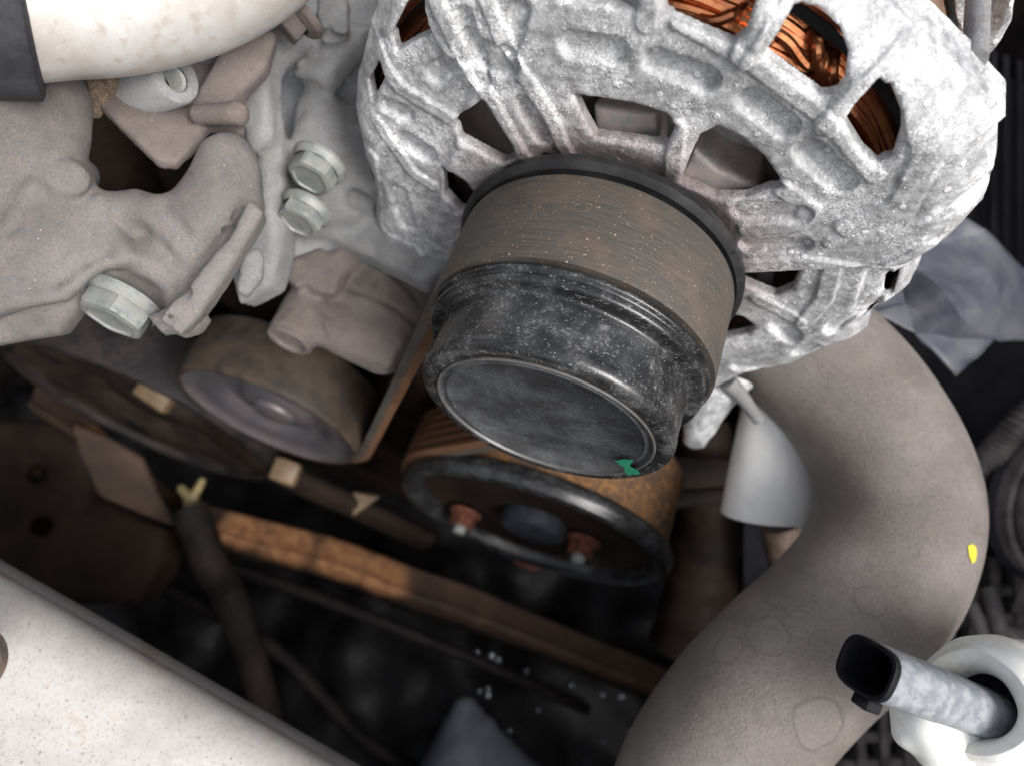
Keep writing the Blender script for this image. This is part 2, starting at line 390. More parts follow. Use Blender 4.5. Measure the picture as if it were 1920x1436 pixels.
PLW = plain('white_plastic', (.82, .82, .79), .38, 0, .06, .1, .03, (.62, .60, .48), .6)
GREYP = plain('grey_duct_plastic', (.86, .85, .82), .3, 0, .1, .05, .03)
CONN = plain('faded_grey_plastic', (.19, .205, .23), .5, 0, .15, .5, .2, (.45, .45, .45), .35)
CONNB = plain('black_socket_plastic', (.012, .012, .015), .35, 0, .3, .4, .05)
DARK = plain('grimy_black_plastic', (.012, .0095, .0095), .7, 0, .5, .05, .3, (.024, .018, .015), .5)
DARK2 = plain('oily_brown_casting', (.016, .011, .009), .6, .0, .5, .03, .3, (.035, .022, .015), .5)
TAN = plain('rusty_subframe_paint', (.085, .038, .019), .6, .0, .35, .03, .15, (.16, .08, .04), .6)
CLIP = plain('tan_plastic_clip', (.13, .088, .050), .5, 0, .25, .15, .05)
YCLIP = plain('yellow_plastic_clip', (.19, .145, .06), .5, 0, .25, .15, .05)
FILMM = plain('grey_plastic_film', (.085, .092, .12), .5, 0, .25, .06, .05, (.15, .145, .14), .5)
SHR = plain('dark_shroud_plastic', (.030, .028, .034), .55, 0, .3, .05, .1)
FINM = plain('dusty_dark_plastic', (.14, .125, .12), .6, 0, .4, .08, .2, (.26, .23, .21), .5)
CORE = plain('varnished_core', (.20, .125, .085), .5, .2, .3, .2, .1)
FAN = plain('fan_blade_steel', (.27, .25, .25), .6, .1, .3, .2, .1, (.3, .2, .17), .5)
GREEN = plain('green_paint', (.01, .22, .12), .4, 0, .35, 1.6, .1, (.04, .06, .05), .5)
BLK = plain('black_loom_tape', (.006, .005, .0052), .7, 0, .4, .08, .2, (.012, .009, .008), .4)
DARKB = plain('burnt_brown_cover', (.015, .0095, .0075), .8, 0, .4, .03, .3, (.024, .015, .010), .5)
YEL = plain('yellow_paint', (.66, .56, .05), .5, 0, .1, 1, .03)
STONE = plain('asphalt_ground', (.05, .05, .05), .9, 0, .3, .02, .5)
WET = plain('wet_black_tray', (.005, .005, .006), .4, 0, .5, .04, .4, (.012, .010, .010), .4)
WET.node_tree.nodes['Principled BSDF'].inputs['Specular IOR Level'].default_value = .2
PALE = plain('pale_reflection_tone', (.12, .125, .15), .35, 0, .3, .04, .1)
# ================================================================ ALTERNATOR
alt = thing('alternator', 'large corroded white-grey alternator with copper windings behind vent slots and black front pulley', 'alternator', (0, 0, -40))
OUTPX = [(718, -20), (690, 50), (672, 110), (660, 160), (657, 215), (670, 270), (690, 320), (699, 370), (698, 420), (716, 462), (758, 492), (800, 512), (845, 520)]
OUTPX2 = [(1330, 745), (1420, 704), (1500, 690), (1560, 660), (1622, 642), (1634, 604), (1702, 565), (1722, 522), (1737, 474), (1792, 440), (1842, 385), (1862, 320), (1872, 240), (1886, 190), (1846, 138), (1700, -4)]
HO = -11.
outl = [tuple(PH(x, y, HO)[:2]) for x, y in OUTPX]
a0 = math.atan2(outl[-1][1], outl[-1][0]) % (2*math.pi); p2 = [tuple(PH(x, y, HO if y > 200 else -16.)[:2]) for x, y in OUTPX2]
a1 = math.atan2(p2[0][1], p2[0][0]) % (2*math.pi)
outl += [(62*math.cos(t), 62*math.sin(t)) for t in np.linspace(a0+.08, a1-.1, 14)] + p2
a2_ = math.atan2(p2[-1][1], p2[-1][0]); a3 = math.atan2(outl[0][1], outl[0][0])
outl += [(67*math.cos(t), 67*math.sin(t)) for t in np.linspace(a2_+.08, a3-.06, 12)]
outl = np.array(outl)
def base_h(X, Y):
    d = -sdpoly(X, Y, outl); r = np.hypot(X, Y)
    h = -5-7.5*(1-np.clip(d/8.5, 0, 1))**2.3
    h = h-2.4*smooth01((31-r)/9)+.9*smooth01((24-r)/3)
    return h
def onface(px, py, dz=0):                                    # where a sight line meets the cast face
    h = -6.
    for _ in range(9):
        q = PH(px, py, h); h = .5*h+.5*float(base_h(np.array([q[0]]), np.array([q[1]]))[0])
        h = max(h, -13)
    return q[:2]
HOLES = [
 [(1055, -2), (1120, 8), (1190, 16), (1198, -30), (1120, -40), (1060, -40)],
 [(1250, 28), (1310, 55), (1370, 80), (1392, 62), (1410, 10), (1418, -30), (1260, -60), (1245, 0)],
 [(1436, 106), (1480, 140), (1540, 183), (1562, 180), (1578, 160), (1584, 105), (1570, 62), (1530, 25), (1490, 15), (1465, 60)],
 [(1584, 228), (1620, 285), (1646, 308), (1668, 300), (1684, 250), (1683, 210), (1665, 168), (1647, 150), (1615, 185)],
 [(731, 75), (737, 106), (765, 90), (803, 72), (795, 40), (789, -15), (762, 15)],
 [(686, 165), (692, 193), (712, 155), (706, 130)],
 [(908, 191), (866, 223), (845, 244), (863, 265), (905, 287), (943, 306), (965, 298), (960, 275), (938, 240)],
 [(1078, 184), (1183, 200), (1246, 219), (1264, 238), (1245, 275), (1215, 272), (1117, 258), (1098, 226)],
 [(1345, 244), (1316, 258), (1300, 290), (1277, 345), (1340, 372), (1395, 373), (1464, 349), (1430, 300), (1385, 262)],
 [(1375, 505), (1500, 503), (1482, 545), (1452, 557), (1428, 548), (1375, 522)],
 [(828, 327), (835, 369), (863, 397), (893, 398), (900, 378), (870, 345), (849, 331)],
 [(1350, 592), (1390, 597), (1414, 614), (1400, 628), (1338, 640)],
 [(1683, 510), (1663, 528), (1658, 562), (1672, 556), (1679, 532)],
 [(1012, 300), (1022, 292), (1040, 295), (1050, 302), (1030, 306)],
]
LOW = np.array([onface(x, y) for x, y in ((1330, 505), (1640, 501), (1736, 476))]+[PH(1760, 560, -11)[:2], PH(1640, 690, -11)[:2], PH(1300, 790, -11)[:2]])
base_a = base_h; onface_a = onface
def base_h(X, Y): return base_a(X, Y)-3.2*smooth01(.5-sdpoly(X, Y, LOW)/2.2)
def onface(px, py):                                           # the lowered foot of the casting has its own level
    return onface_b(px, py) if (px > 1330 and py > 500 and py > 505-(px-1640)*.3) else onface_a(px, py)
def onface_b(px, py):
    h = -8.
    for _ in range(9):
        q = PH(px, py, h); h = max(-15., .5*h+.5*min(-8., float(base_a(np.array([q[0]]), np.array([q[1]]))[0])-3.2))
    return q[:2]
holes = [np.array([onface(*p) for p in H]) for H in HOLES]
POCK = [((1075, 86), (1150, 96), 2.3, 1.9), ((1232, 116), (1322, 150), 2.2, 2.0), ((1408, 190), (1470, 236), 2.2, 2.0), ((1517, 285), (1576, 340), 2.4, 2.0),
 ((1405, 462), (1502, 460), 1.9, 1.8), ((758, 275), (792, 298), 2.5, 2.2), ((982, 195), (1018, 258), 1.7, 1.6), ((725, 212), (750, 222), 2.0, 1.2),
 ((880, 92), (945, 118), 3.0, .9), ((812, 150), (845, 132), 2.2, 1.2), ((955, 90), (975, 20), 1.6, 1.0), ((1645, 520), (1622, 588), 2.4, 1.5), ((1465, 612), (1482, 628), 2.4, 1.6),
 ((1565, 615), (1592, 598), 2.0, 1.6), ((1385, 690), (1425, 692), 1.8, 1.5), ((1500, 662), (1525, 652), 1.8, 1.2), ((1395, 395), (1500, 400), 2.2, .7), ((740, 370), (760, 430), 2.2, .9),
 ((1770, 392), (1840, 345), 1.2, 1.0), ((870, 30), (905, 150), 1.5, 1.2)]
RIDG = [([(815, -20), (862, 90), (920, 185), (995, 305)], 1.5, 1.3), ([(905, -20), (950, 90), (1040, 230), (1068, 290)], 1.3, 1.1), ([(1270, 240), (1262, 330)], 1.6, 1.0),
 ([(1430, 0), (1395, 100)], 1.8, 1.3), ([(1488, -10), (1440, 65), (1405, 112)], 1.3, 1.0), ([(1690, 95), (1610, 170), (1550, 235)], 1.8, 1.5), ([(1215, -10), (1213, 40)], 1.8, 1.0),
 ([(1275, 40), (1400, 110), (1560, 230), (1640, 330)], 1.4, .8), ([(1465, 352), (1520, 390), (1500, 420), (1400, 430)], 1.6, 1.0), ([(1380, 495), (1520, 492), (1645, 492), (1740, 462)], 1.7, 1.1),
 ([(700, 235), (770, 335), (810, 360)], 1.3, .9), ([(700, 60), (715, 130), (745, 175), (850, 240)], 1.5, 1.0), ([(1560, 505), (1545, 560), (1510, 600)], 1.8, 1.1), ([(1420, 560), (1500, 600)], 1.5, .9),
 ([(1840, 360), (1700, 430), (1560, 455)], 1.5, .8), ([(690, 300), (705, 420), (780, 480)], 2.0, 1.0), ([(1720, 180), (1740, 290), (1690, 390), (1590, 425)], 2.2, .9), ([(1350, 650), (1500, 640), (1610, 590)], 1.6, .8)]
STEP = 0.31
gx = np.arange(-72, 82, STEP); gy = np.arange(-66, 78, STEP)
X, Y = np.meshgrid(gx, gy, indexing='ij')
r_ = np.hypot(X, Y)
H = base_a(X, Y)
so = sdpoly(X, Y, outl); so = so + .35*fbm(np.stack([X*.25, Y*.25, X*0+3], -1), 3)
sh = np.full(X.shape, 1e9)
for hp in holes: sh = np.minimum(sh, sdpoly(X, Y, hp)-.35)
H -= 3.2*smooth01(.5-sdpoly(X, Y, LOW)/2.2)
low2 = [onface(x, y) for x, y in ((660, 60), (800, 60), (880, 180), (830, 330), (800, 470), (700, 480), (650, 250))]
H -= 1.6*smooth01(.5-sdpoly(X, Y, np.array(low2))/2.5)
for a, b, wd_, dp in POCK:
    d = sdseg(X, Y, [onface(*a), onface(*b)]); H -= dp*.95*smooth01((wd_+.35-d)/.7)
    H += .12*np.exp(-((d-wd_-1.1)/.8)**2)
for pts, wd_, ht in RIDG:
    d = sdseg(X, Y, [onface(*p) for p in pts]); H += ht*.62*smooth01((wd_+.35-d)/.65)
# real relief of the corroded skin
XYZ = np.stack([X, Y, H*0], -1)
n_a = fbm(XYZ*.16, 4); n_b = fbm(XYZ*.9+9, 3)
lum = np.clip(vnoise(XYZ*.85+31)-.12, 0, 1)*2.0*np.clip(n_a*1.6+.5, 0, 1); lum2 = np.clip(vnoise(XYZ*1.5+77)-.16, 0, 1)*1.5
H += .06*n_a+.09*n_b+.18*lum+.15*lum2
rr = 1.1; H -= np.where(sh < rr, rr*.8-np.sqrt(np.maximum((rr*.8)**2-(np.clip(rr-sh, 0, rr)*.8)**2, 0)), 0)
S = np.maximum(np.maximum(so, -sh), 15.5-r_)
nx, ny = X.shape; ID = np.arange(nx*ny).reshape(nx, ny)
T1 = np.stack([ID[:-1, :-1], ID[1:, :-1], ID[1:, 1:]], -1).reshape(-1, 3); T2 = np.stack([ID[:-1, :-1], ID[1:, 1:], ID[:-1, 1:]], -1).reshape(-1, 3)
T = np.vstack([T1, T2]); Sf = S.ravel(); VV = np.stack([X.ravel(), Y.ravel(), H.ravel()], 1)
ins = Sf[T] < 0; c = ins.sum(1); tris = [T[c == 3]]
newv = {}; wall = []
sohr = [so.ravel(), (-sh).ravel()]
extra = []; walld = []
def cut(i, j):
    k = (i, j) if i < j else (j, i)
    if k not in newv:
        t = Sf[k[0]]/(Sf[k[0]]-Sf[k[1]]); p = VV[k[0]]+(VV[k[1]]-VV[k[0]])*t
        newv[k] = len(VV)+len(extra); extra.append(p); o = sohr[0][k[0]] > sohr[1][k[0]]+.0
        walld.append(8. if (o and sohr[0][k[0]] > -.6) else 2.0)
    return newv[k]
more = []
for t in T[(c == 1) | (c == 2)]:
    f = [Sf[q] < 0 for q in t]
    if sum(f) == 1:
        i = f.index(True); a, b, d = t[i], t[(i+1) % 3], t[(i+2) % 3]; p, q = cut(a, b), cut(a, d); more.append((a, p, q)); wall.append((q, p))
    else:
        i = f.index(False); a, b, d = t[i], t[(i+1) % 3], t[(i+2) % 3]; p, q = cut(a, b), cut(a, d); more += [(p, b, d), (p, d, q)]; wall.append((p, q))
nb = len(VV); ex_ = np.array(extra); dn = ex_.copy(); wdp = np.array(walld); dn[:, 2] -= wdp
mid = ex_.copy(); mid[:, 2] -= wdp*.5
ne = len(ex_); walls = []
for a, b in wall:
    if a == b: continue
    walls += [(b, a, a+ne, b+ne), (b+ne, a+ne, a+2*ne, b+2*ne)]
allV = np.vstack([VV, ex_, mid, dn]); allF = [tuple(t) for t in np.vstack(tris).tolist()]+more+walls
used = np.zeros(len(allV), bool)
for f in allF:
    for q in f: used[q] = True
rem = np.cumsum(used)-1; rem_l = rem.tolist()
allF = [tuple(rem_l[q] for q in f) for f in allF]; allV = allV[used]
house = mesh('front_housing', allV, allF, ALU, alt, ang=60)
house.data.materials[0] = ALU
# hub cone behind the pulley, stator, windings, fan
hub = mesh('bearing_hub', *lathe([(15, -16), (22, -13), (20, -9), (18.5, -6.5), (17, -3.2), (12, -2.6)], (0, 0, 0)), ALU2, alt)
mesh('stator_core', *lathe([(56, -15), (57.5, -18), (58, -24), (61.5, -30), (61.5, -62), (43, -62)], (0, 0, 0)), CORE, alt, ang=30)
mesh('rear_housing', *lathe([(20, -96), (48, -94), (60, -86), (65, -70), (65, -62.2), (60, -62.0)], (0, 0, 0)), ALU2, alt)
mesh('inner_liner', *lathe([(58.6, -12.5), (58.8, -32)], (0, 0, 0)), DARK, alt)
wind = mesh('winding_core', *lathe([(45.5, -32), (45.0, -22), (47, -17), (51, -15.5), (55, -17), (57, -24), (57, -32)], (0, 0, 0)), CORE, alt)
for k in range(30):
    rr0 = random.uniform(.78, .95); ph = k/30*math.pi*1.15-.25; ph0 = ph; pts = []
    t0 = random.uniform(0, .6); drift = random.uniform(-.05, .05)+(.3 if k % 9 == 4 else 0)
    for s in np.linspace(.35, 2.85, 90):
        q = ph0+drift*.35*math.sin(s*random.choice([1])*5+k)+.03*math.sin(s*17+k*.9)
        R = 7.6+.3*math.sin(s*11+k*1.3)
        rad = 51.3+R*math.cos(q)*1.0; hh = -20.4+R*math.sin(q)
        pts.append((rad*math.cos(s), rad*math.sin(s), hh))
    mesh('copper_wire', *tube(pts, rr0, 7, True), COPPER, alt)
for lp_ in ([(1438, 88), (1450, 62), (1478, 78), (1500, 108), (1516, 124), (1530, 116), (1534, 92), (1522, 60)], [(1428, 98), (1460, 118), (1500, 146), (1528, 150), (1540, 120), (1544, 84)], [(1550, 90), (1546, 130), (1556, 186)], [(1566, 100), (1562, 140), (1570, 180)], [(1280, 20), (1330, 40), (1372, 30), (1400, 10)]):
    mesh('copper_wire', *tube(spline([PH(x, y, -11.2-(.8 if 0 < q_ < len(lp_)-1 else 3.5)+.8) for q_, (x, y) in enumerate(lp_)], 40), .85, 8), COPPER, alt)
for (t0, t1, hh) in ((.98, 1.10, 1.0), (1.02, 1.16, .2), (.86, .96, .6), (1.30, 1.42, .7), (1.5, 1.66, .8), (2.45, 2.55, .6), (.70, .80, .8)):
    pts = [(50*math.cos(t0), 50*math.sin(t0), -17), (49*math.cos(t0+.03), 49*math.sin(t0+.03), -14.6+hh), (52*math.cos((t0+t1)/2-.04), 52*math.sin((t0+t1)/2-.04), -14+hh), (55.5*math.cos(t1-.07), 55.5*math.sin(t1-.07), -15), (57*math.cos(t1), 57*math.sin(t1), -18.5)]
    mesh('copper_wire', *tube(spline(pts, 26), .85, 8), COPPER, alt)
rot = mesh('cooling_fan', *lathe([(10, -19), (30, -19), (42, -21.5), (42, -23), (10, -23)], (0, 0, 0)), FAN, alt)
for pl_, hz, th_ in (([(1108, 205), (1228, 222), (1238, 300), (1180, 320), (1118, 290)], -9.5, 9), ([(1262, 345), (1300, 285), (1345, 322), (1420, 352), (1428, 375), (1340, 400)], -9.2, 11), ([(1410, 560), (1420, 500), (1450, 495), (1450, 560)], -16, 8)):
    V, F = surfnet(lambda G: prism(G, [PH(x, y, hz) for x, y in pl_], (0, .12, 1), th_, .9)+.15*fbm(G*.4, 2), [PH(x, y, hz) for x, y in pl_]+[PH(x, y, hz-th_) for x, y in pl_], 2, .6)
    mesh('fan_blade', V, F, FAN, rot, ang=50)
# pulley
pul = mesh('pulley', *lathe([(27.3, 2.1), (27.2, 22.3), (27.9, 22.4), (28.2, 22.6), (28.3, 22.9), (28.3, 23.2), (28.1, 23.4), (27.7, 23.55), (27.5, 23.8), (27.5, 24.0), (27.7, 24.2), (27.8, 24.5), (27.8, 25.0), (27.7, 25.3), (27.4, 25.6), (26.9, 25.75), (26.3, 25.8), (25.4, 25.9), (25.05, 26.1), (24.9, 26.4), (24.85, 26.8), (24.85, 27.4), (24.82, 29), (24.8, 31), (24.8, 33), (24.8, 34.4), (24.85, 34.8), (24.95, 35.0), (25.0, 35.3), (25.0, 35.8), (24.95, 36.2), (24.8, 36.7), (24.4, 37.2), (23.8, 37.55), (23.2, 37.7), (22.6, 37.75), (22.1, 37.7), (21.8, 37.5), (21.7, 37.2), (21.65, 36.9)], (0, 0, 0), seg=192), BLACK, alt, ang=55)
mesh('rear_flange', *lathe([(12, -2.6), (24, -2.3), (29.0, -1.9), (30.2, -1.4), (30.6, -.6), (30.6, .5), (30.0, 1.1), (29.3, 1.5), (28.6, 1.2), (27.4, 1.2), (27.2, 2.1)], (0, 0, 0), seg=192), plain('satin_black_flange', (.020, .020, .021), .42, 0, .25, .15, .05, (.06, .057, .052), .2), pul, ang=40)
mesh('retaining_ring', *lathe([(21.65, 36.9), (21.6, 37.65), (21.4, 37.85), (21.15, 37.8), (21.0, 37.3)], (0, 0, 0), seg=160), plain('worn_ring_edge', (.11, .105, .10), .45, .3, .2, .3, .05), pul)
mesh('dust_cap', *lathe([(21.1, 37.35), (20.4, 36.9), (19.6, 37.45), (19.2, 37.25), (18.9, 37.0), (10, 36.95), (.01, 36.9)], (0, 0, 0), seg=160), DISC, pul)
tb = PH(1373, 468, .3); mesh('rim_burr', *box(np.array([tb[0], tb[1], .4]), unit((tb[0], tb[1], 0)), np.cross((0, 0, 1), unit((tb[0], tb[1], 0))), (0, 0, 1), .8, .8, .7, .3), BLACK2, pul)
def patch(pix, h, parent, name, mat, lift=.06, sub=8):
    pts = np.array([PH(x, y, h) for x, y in pix]); pts[:, 2] = h+lift; return mesh(name, pts, [tuple(range(len(pts)))], mat, parent, smooth=False)
patch([(1150, 861), (1158, 863), (1168, 860), (1179, 861), (1188, 860), (1186, 866), (1181, 870), (1183, 875), (1190, 877), (1197, 882), (1201, 887), (1193, 889), (1186, 888), (1180, 890), (1173, 886), (1170, 880), (1172, 876), (1164, 872), (1158, 867)], 37.85, pul, 'green_mark', GREEN)
# rear lug with through bolt, lower brackets
V, F = surfnet(lambda G: smax(prism(G, [PH(x, y, -52) for x, y in ((1775, -60), (1788, 25), (1800, 80), (1858, 112), (1897, 50), (1906, -10), (1904, -60))], (0, 0, 1), 9, 1.6), -capsule(G, PH(1842, 30, -50), PH(1838, 60, -50), 4.4), 1.0)+.4*fbm(G*.4, 3), [PH(1765, -70, -50), PH(1765, 130, -50), PH(1915, 130, -63), PH(1915, -70, -50)], 5, .9)
mesh('rear_lug', V, F, ALU, alt)
tb_ = PH(1828, 112, -18); mesh('through_bolt', *tube([tb_, tb_+np.array([0, 0, -40.])], 1.8, 20), CASTL, alt)
mesh('lower_pin', *tube(spline([P(1365, 715, 190), P(1392, 745, 192), P(1424, 790, 192)], 12), np.linspace(2.6, 1.5, 12), 14), CASTL, alt)
V, F = surfnet(lambda G: smin(smin(capsule(G, P(1345, 730, 200), P(1315, 790, 205), 6.5, 4.5), capsule(G, P(1315, 790, 205), P(1300, 835, 206), 4.0, 3.2), 3), capsule(G, P(1345, 720, 198), P(1400, 700, 196), 4.5), 4)+.3*fbm(G*.5, 3), [P(1250, 690, 190), P(1420, 860, 215)], 6, .8)
mesh('mounting_foot', V, F, ALU, alt)
# ================================================================ BELT
belt = thing('drive_belt', 'worn brown ribbed rubber belt wrapped over the alternator pulley and running down left', 'belt', (-30, -20, 10))
H0, H1, RB = 2.6, 21.9, 29.0
IDc = PH(503, 788, 24)[:2]; IDR = 33.0
PUc = np.array([-3., -122.]); PUR = 47.0
def ribbon(path, nrm, prof, closed=False):         # prof: (offset along outward normal, h)
    V = []; F = []; m = len(prof)
    for p, n in zip(path, nrm):
        for o_, h in prof: V.append((p[0]+n[0]*o_, p[1]+n[1]*o_, h))
    for i in range(len(path)-1):
        for k in range(m):
            a, b = i*m+k, i*m+(k+1) % m; F.append((a, b, b+m, a+m))
    return np.array(V), F
ribs = []; nr = 6; wr = (H1-H0)/nr
outer = [(0, H0), (0.15, H0+.6), (0.15, H1-.6), (0, H1)]
inner = []
for k in range(nr):
    h = H1-k*wr; inner += [(-2.2, h-.05), (-4.4, h-wr*.3), (-4.4, h-wr*.7), (-2.2, h-wr+.05)]
prof = outer+inner
def arc(c, R, t0, t1, n=70): return [(c[0]+R*math.cos(t), c[1]+R*math.sin(t)) for t in np.linspace(t0, t1, n)], [(math.cos(t), math.sin(t)) for t in np.linspace(t0, t1, n)]
# external tangent from alternator pulley (radius RB, outer face) to the right side of the idler (cross tangent)
def tangents(c1, r1, c2, r2, s1, s2):
    d = np.array(c2)-np.array(c1); D = np.hypot(*d); th = math.atan2(d[1], d[0]); al = math.acos((r1*s1-r2*s2)/D)
    return th, al
c1 = np.zeros(2); r1 = RB
d = IDc-c1; D = np.hypot(*d); th = math.atan2(d[1], d[0])
al = math.acos((r1+IDR)/D); tl = th-al       # cross tangent: contact angle on the pulley (upper-left side)
ptL = np.array([r1*math.cos(tl), r1*math.sin(tl)]); ptI = IDc-np.array([IDR*math.cos(tl), IDR*math.sin(tl)])
d2 = PUc-c1; D2 = np.hypot(*d2); th2 = math.atan2(d2[1], d2[0]); al2 = math.acos((r1+PUR)/D2); tr = th2+al2
ptR = np.array([r1*math.cos(tr), r1*math.sin(tr)]); ptP = PUc-np.array([PUR*math.cos(tr), PUR*math.sin(tr)])
print('tangent left', math.degrees(tl), ptL, ptI, 'right', math.degrees(tr), ptR, ptP, 'ID', IDc)
path = []; nr_ = []
tA = tl if tl > 0 else tl+2*math.pi
# idler wrap (belt back against idler), left span, pulley wrap, right span, pump wrap
ti = tl+math.pi
p, n = arc(IDc, IDR, ti-1.9, ti, 40); path += p; nr_ += [(-a, -b) for a, b in n]
for t in np.linspace(.03, .97, 24): q = ptI+(ptL-ptI)*t; path.append(tuple(q)); nr_.append((math.cos(tl), math.sin(tl)))
trn = tr
while trn > tA: trn -= 2*math.pi
p, n = arc(c1, r1, tA, trn, 130); path += p; nr_ += n
for t in np.linspace(.03, .97, 24): q = ptR+(ptP-ptR)*t; path.append(tuple(q)); nr_.append((math.cos(tr), math.sin(tr)))
tp = tr+math.pi; p, n = arc(PUc, PUR, tp, tp+2.4, 60); path += p; nr_ += [(-a, -b) for a, b in n]
mesh('belt_back', *ribbon(path, nr_, outer+[(-2.2, H1-.05), (-2.2, H0+.05)]), BELT, belt, ang=35)
RIBM = plain('orange_brown_rib_rubber', (.16, .075, .035), .55, 0, .5, .3, .1, (.05, .035, .028), .7)
for k in range(nr):
    h = H1-.05-k*wr; mesh('rib', *ribbon(path, nr_, [(-2.1, h-.05), (-4.4, h-wr*.3), (-4.4, h-wr*.7), (-2.1, h-wr+.1)]), RIBM, belt, ang=35)
# ================================================================ IDLER, PUMP and CRANK PULLEYS
idl = thing('idler_pulley', 'smaller brown dished idler pulley left of the belt span, below the tensioner', 'pulley', (IDc[0], IDc[1], 12))
DISH = plain('dusty_dished_steel', (.085, .078, .086), .45, .3, .2, .06, .05, (.16, .125, .11), .3)
RIMB = plain('brown_belt_back', (.034, .025, .019), .6, 0, .35, .09, .1, (.065, .045, .03), .5, .25)
mesh('rim', *lathe([(29, 3), (32.4, 3), (33.4, 3.6), (33.6, 5), (33.6, 22), (33.2, 23.6), (32.4, 24.2), (31.2, 24.0)], (IDc[0], IDc[1], 0), seg=128), RIMB, idl)
f_ = mesh('dished_face', *lathe([(31.3, 24.0), (30.2, 22.6), (27.5, 21.4), (24, 21.6), (21, 20.2), (18.5, 17.6), (14.5, 17.2), (12, 19.4), (8, 20.2), (.01, 20.3)], (IDc[0], IDc[1], 0), seg=128), DISH, idl)
mesh('hub_cone', *lathe([(8, 20), (7.2, 21.5), (5, 22.2), (.01, 22.4)], (IDc[0], IDc[1], 0), seg=48), DISH, idl)
q = PH(597, 770, 22); mesh('grit_speck', *lathe([(1.1, 0), (.9, .6), (.02, .9)], P(597, 768, 229), CZ, 10), plain('tan_grit', (.4, .3, .24)), idl)
pum = thing('water_pump_pulley', 'rusty brown pump pulley with black rolled rim and red rusty bolts, under the alternator pulley', 'pulley', (PUc[0], PUc[1], 10))
def mat_pump():
    m = M('rusty_pulley_skin', .7, .1); n1 = m.noise(.06, 5, .6); n2 = m.noise(.4, 5, .7)
    c = m.mix(m.ramp(n1, .35, .65), (.065, .042, .028), (.17, .085, .034)); c = m.mix(m.ramp(n2, .5, .62, 0, .8), c, (.30, .14, .04)); c = m.mix(m.ramp(n2, .45, .3, 0, .7), c, (.07, .05, .045))
    return m.done(c, m.bump(n2, .3))
PUMPM = mat_pump()
NAVY = mat_black('blue_black_enamel', .32, .009)
mesh('rim', *lathe([(42, -6), (47, -6), (47.4, -4), (46.6, -1), (46.6, 19.5), (47.2, 21)], (PUc[0], PUc[1], 0), seg=128), PUMPM, pum)
mesh('rolled_edge', *lathe([(46.8, 19.8), (48.6, 20.6), (49.6, 22.4), (49.6, 24.8), (48.4, 26.8), (46.4, 27.4), (44.4, 26.6), (43.2, 24.5), (42.8, 23), (42.4, 20)], (PUc[0], PUc[1], 0), seg=128), NAVY, pum)
mesh('web_disc', *lathe([(42.5, 22), (38, 20.5), (30, 20), (24, 21.5), (20, 21.5), (18, 21), (.01, 21)], (PUc[0], PUc[1], 0), seg=96), DARKB, pum)
mesh('hub_cap', *lathe([(12, 20.9), (12, 25), (11, 26.5), (8, 27), (.01, 27)], (PUc[0], PUc[1], 0), seg=48), plain('grey_hub_steel', (.030, .032, .040), .6, .1), pum)
for bx, by in ((862, 990), (1085, 1045)):
    q = PH(bx, by, 29); b = mesh('bolt', *hexhead((q[0], q[1], 22), (0, 0, 1), 4.9, 6.2, 6.4), RUST, pum, ang=25)
    mesh('bolt_tip', *lathe([(2.6, 0), (2.6, 2.4), (2.2, 3), (.02, 3)], (q[0], q[1], 28), seg=16), STEEL, b)
q = PH(985, 1068, 27); mesh('rust_boss', *lathe([(7, -2), (7, 3), (5, 4.5), (.02, 4.8)], (q[0], q[1], 21), seg=24), RUST, pum)
CRc = np.array([-181., -156.])
crk = thing('crank_pulley', 'big dark dusty pulley disc at the left edge, beneath the cast bracket', 'pulley', (CRc[0], CRc[1], 8))
CRM = plain('dark_dusty_disc', (.020, .0155, .0135), .6, 0, .35, .04, .12, (.05, .036, .028), .5)
RBR = plain('dark_rim_rubber', (.014, .0125, .014), .6, 0, .3, .06, .1, (.045, .034, .028), .5)
mesh('rim', *lathe([(54, -3), (59, -3), (60, 0), (60, 22), (59.4, 24), (57.8, 24.6), (56.2, 23.6), (55.6, 21)], (CRc[0], CRc[1], 0), seg=160), RBR, crk)
mesh('face_disc', *lathe([(55.7, 21), (52, 19.5), (44, 20.5), (34, 18.5), (30, 15), (22, 14), (18, 17), (.01, 17)], (CRc[0], CRc[1], 0), seg=128), CRM, crk)
for k in range(7):
    t = k*2*math.pi/7+.5; mesh('slot_recess', *lathe([(4.6, 0), (4.6, .5), (.02, .5)], (CRc[0]+43*math.cos(t), CRc[1]+43*math.sin(t), 20.1), seg=20), DARK, crk)
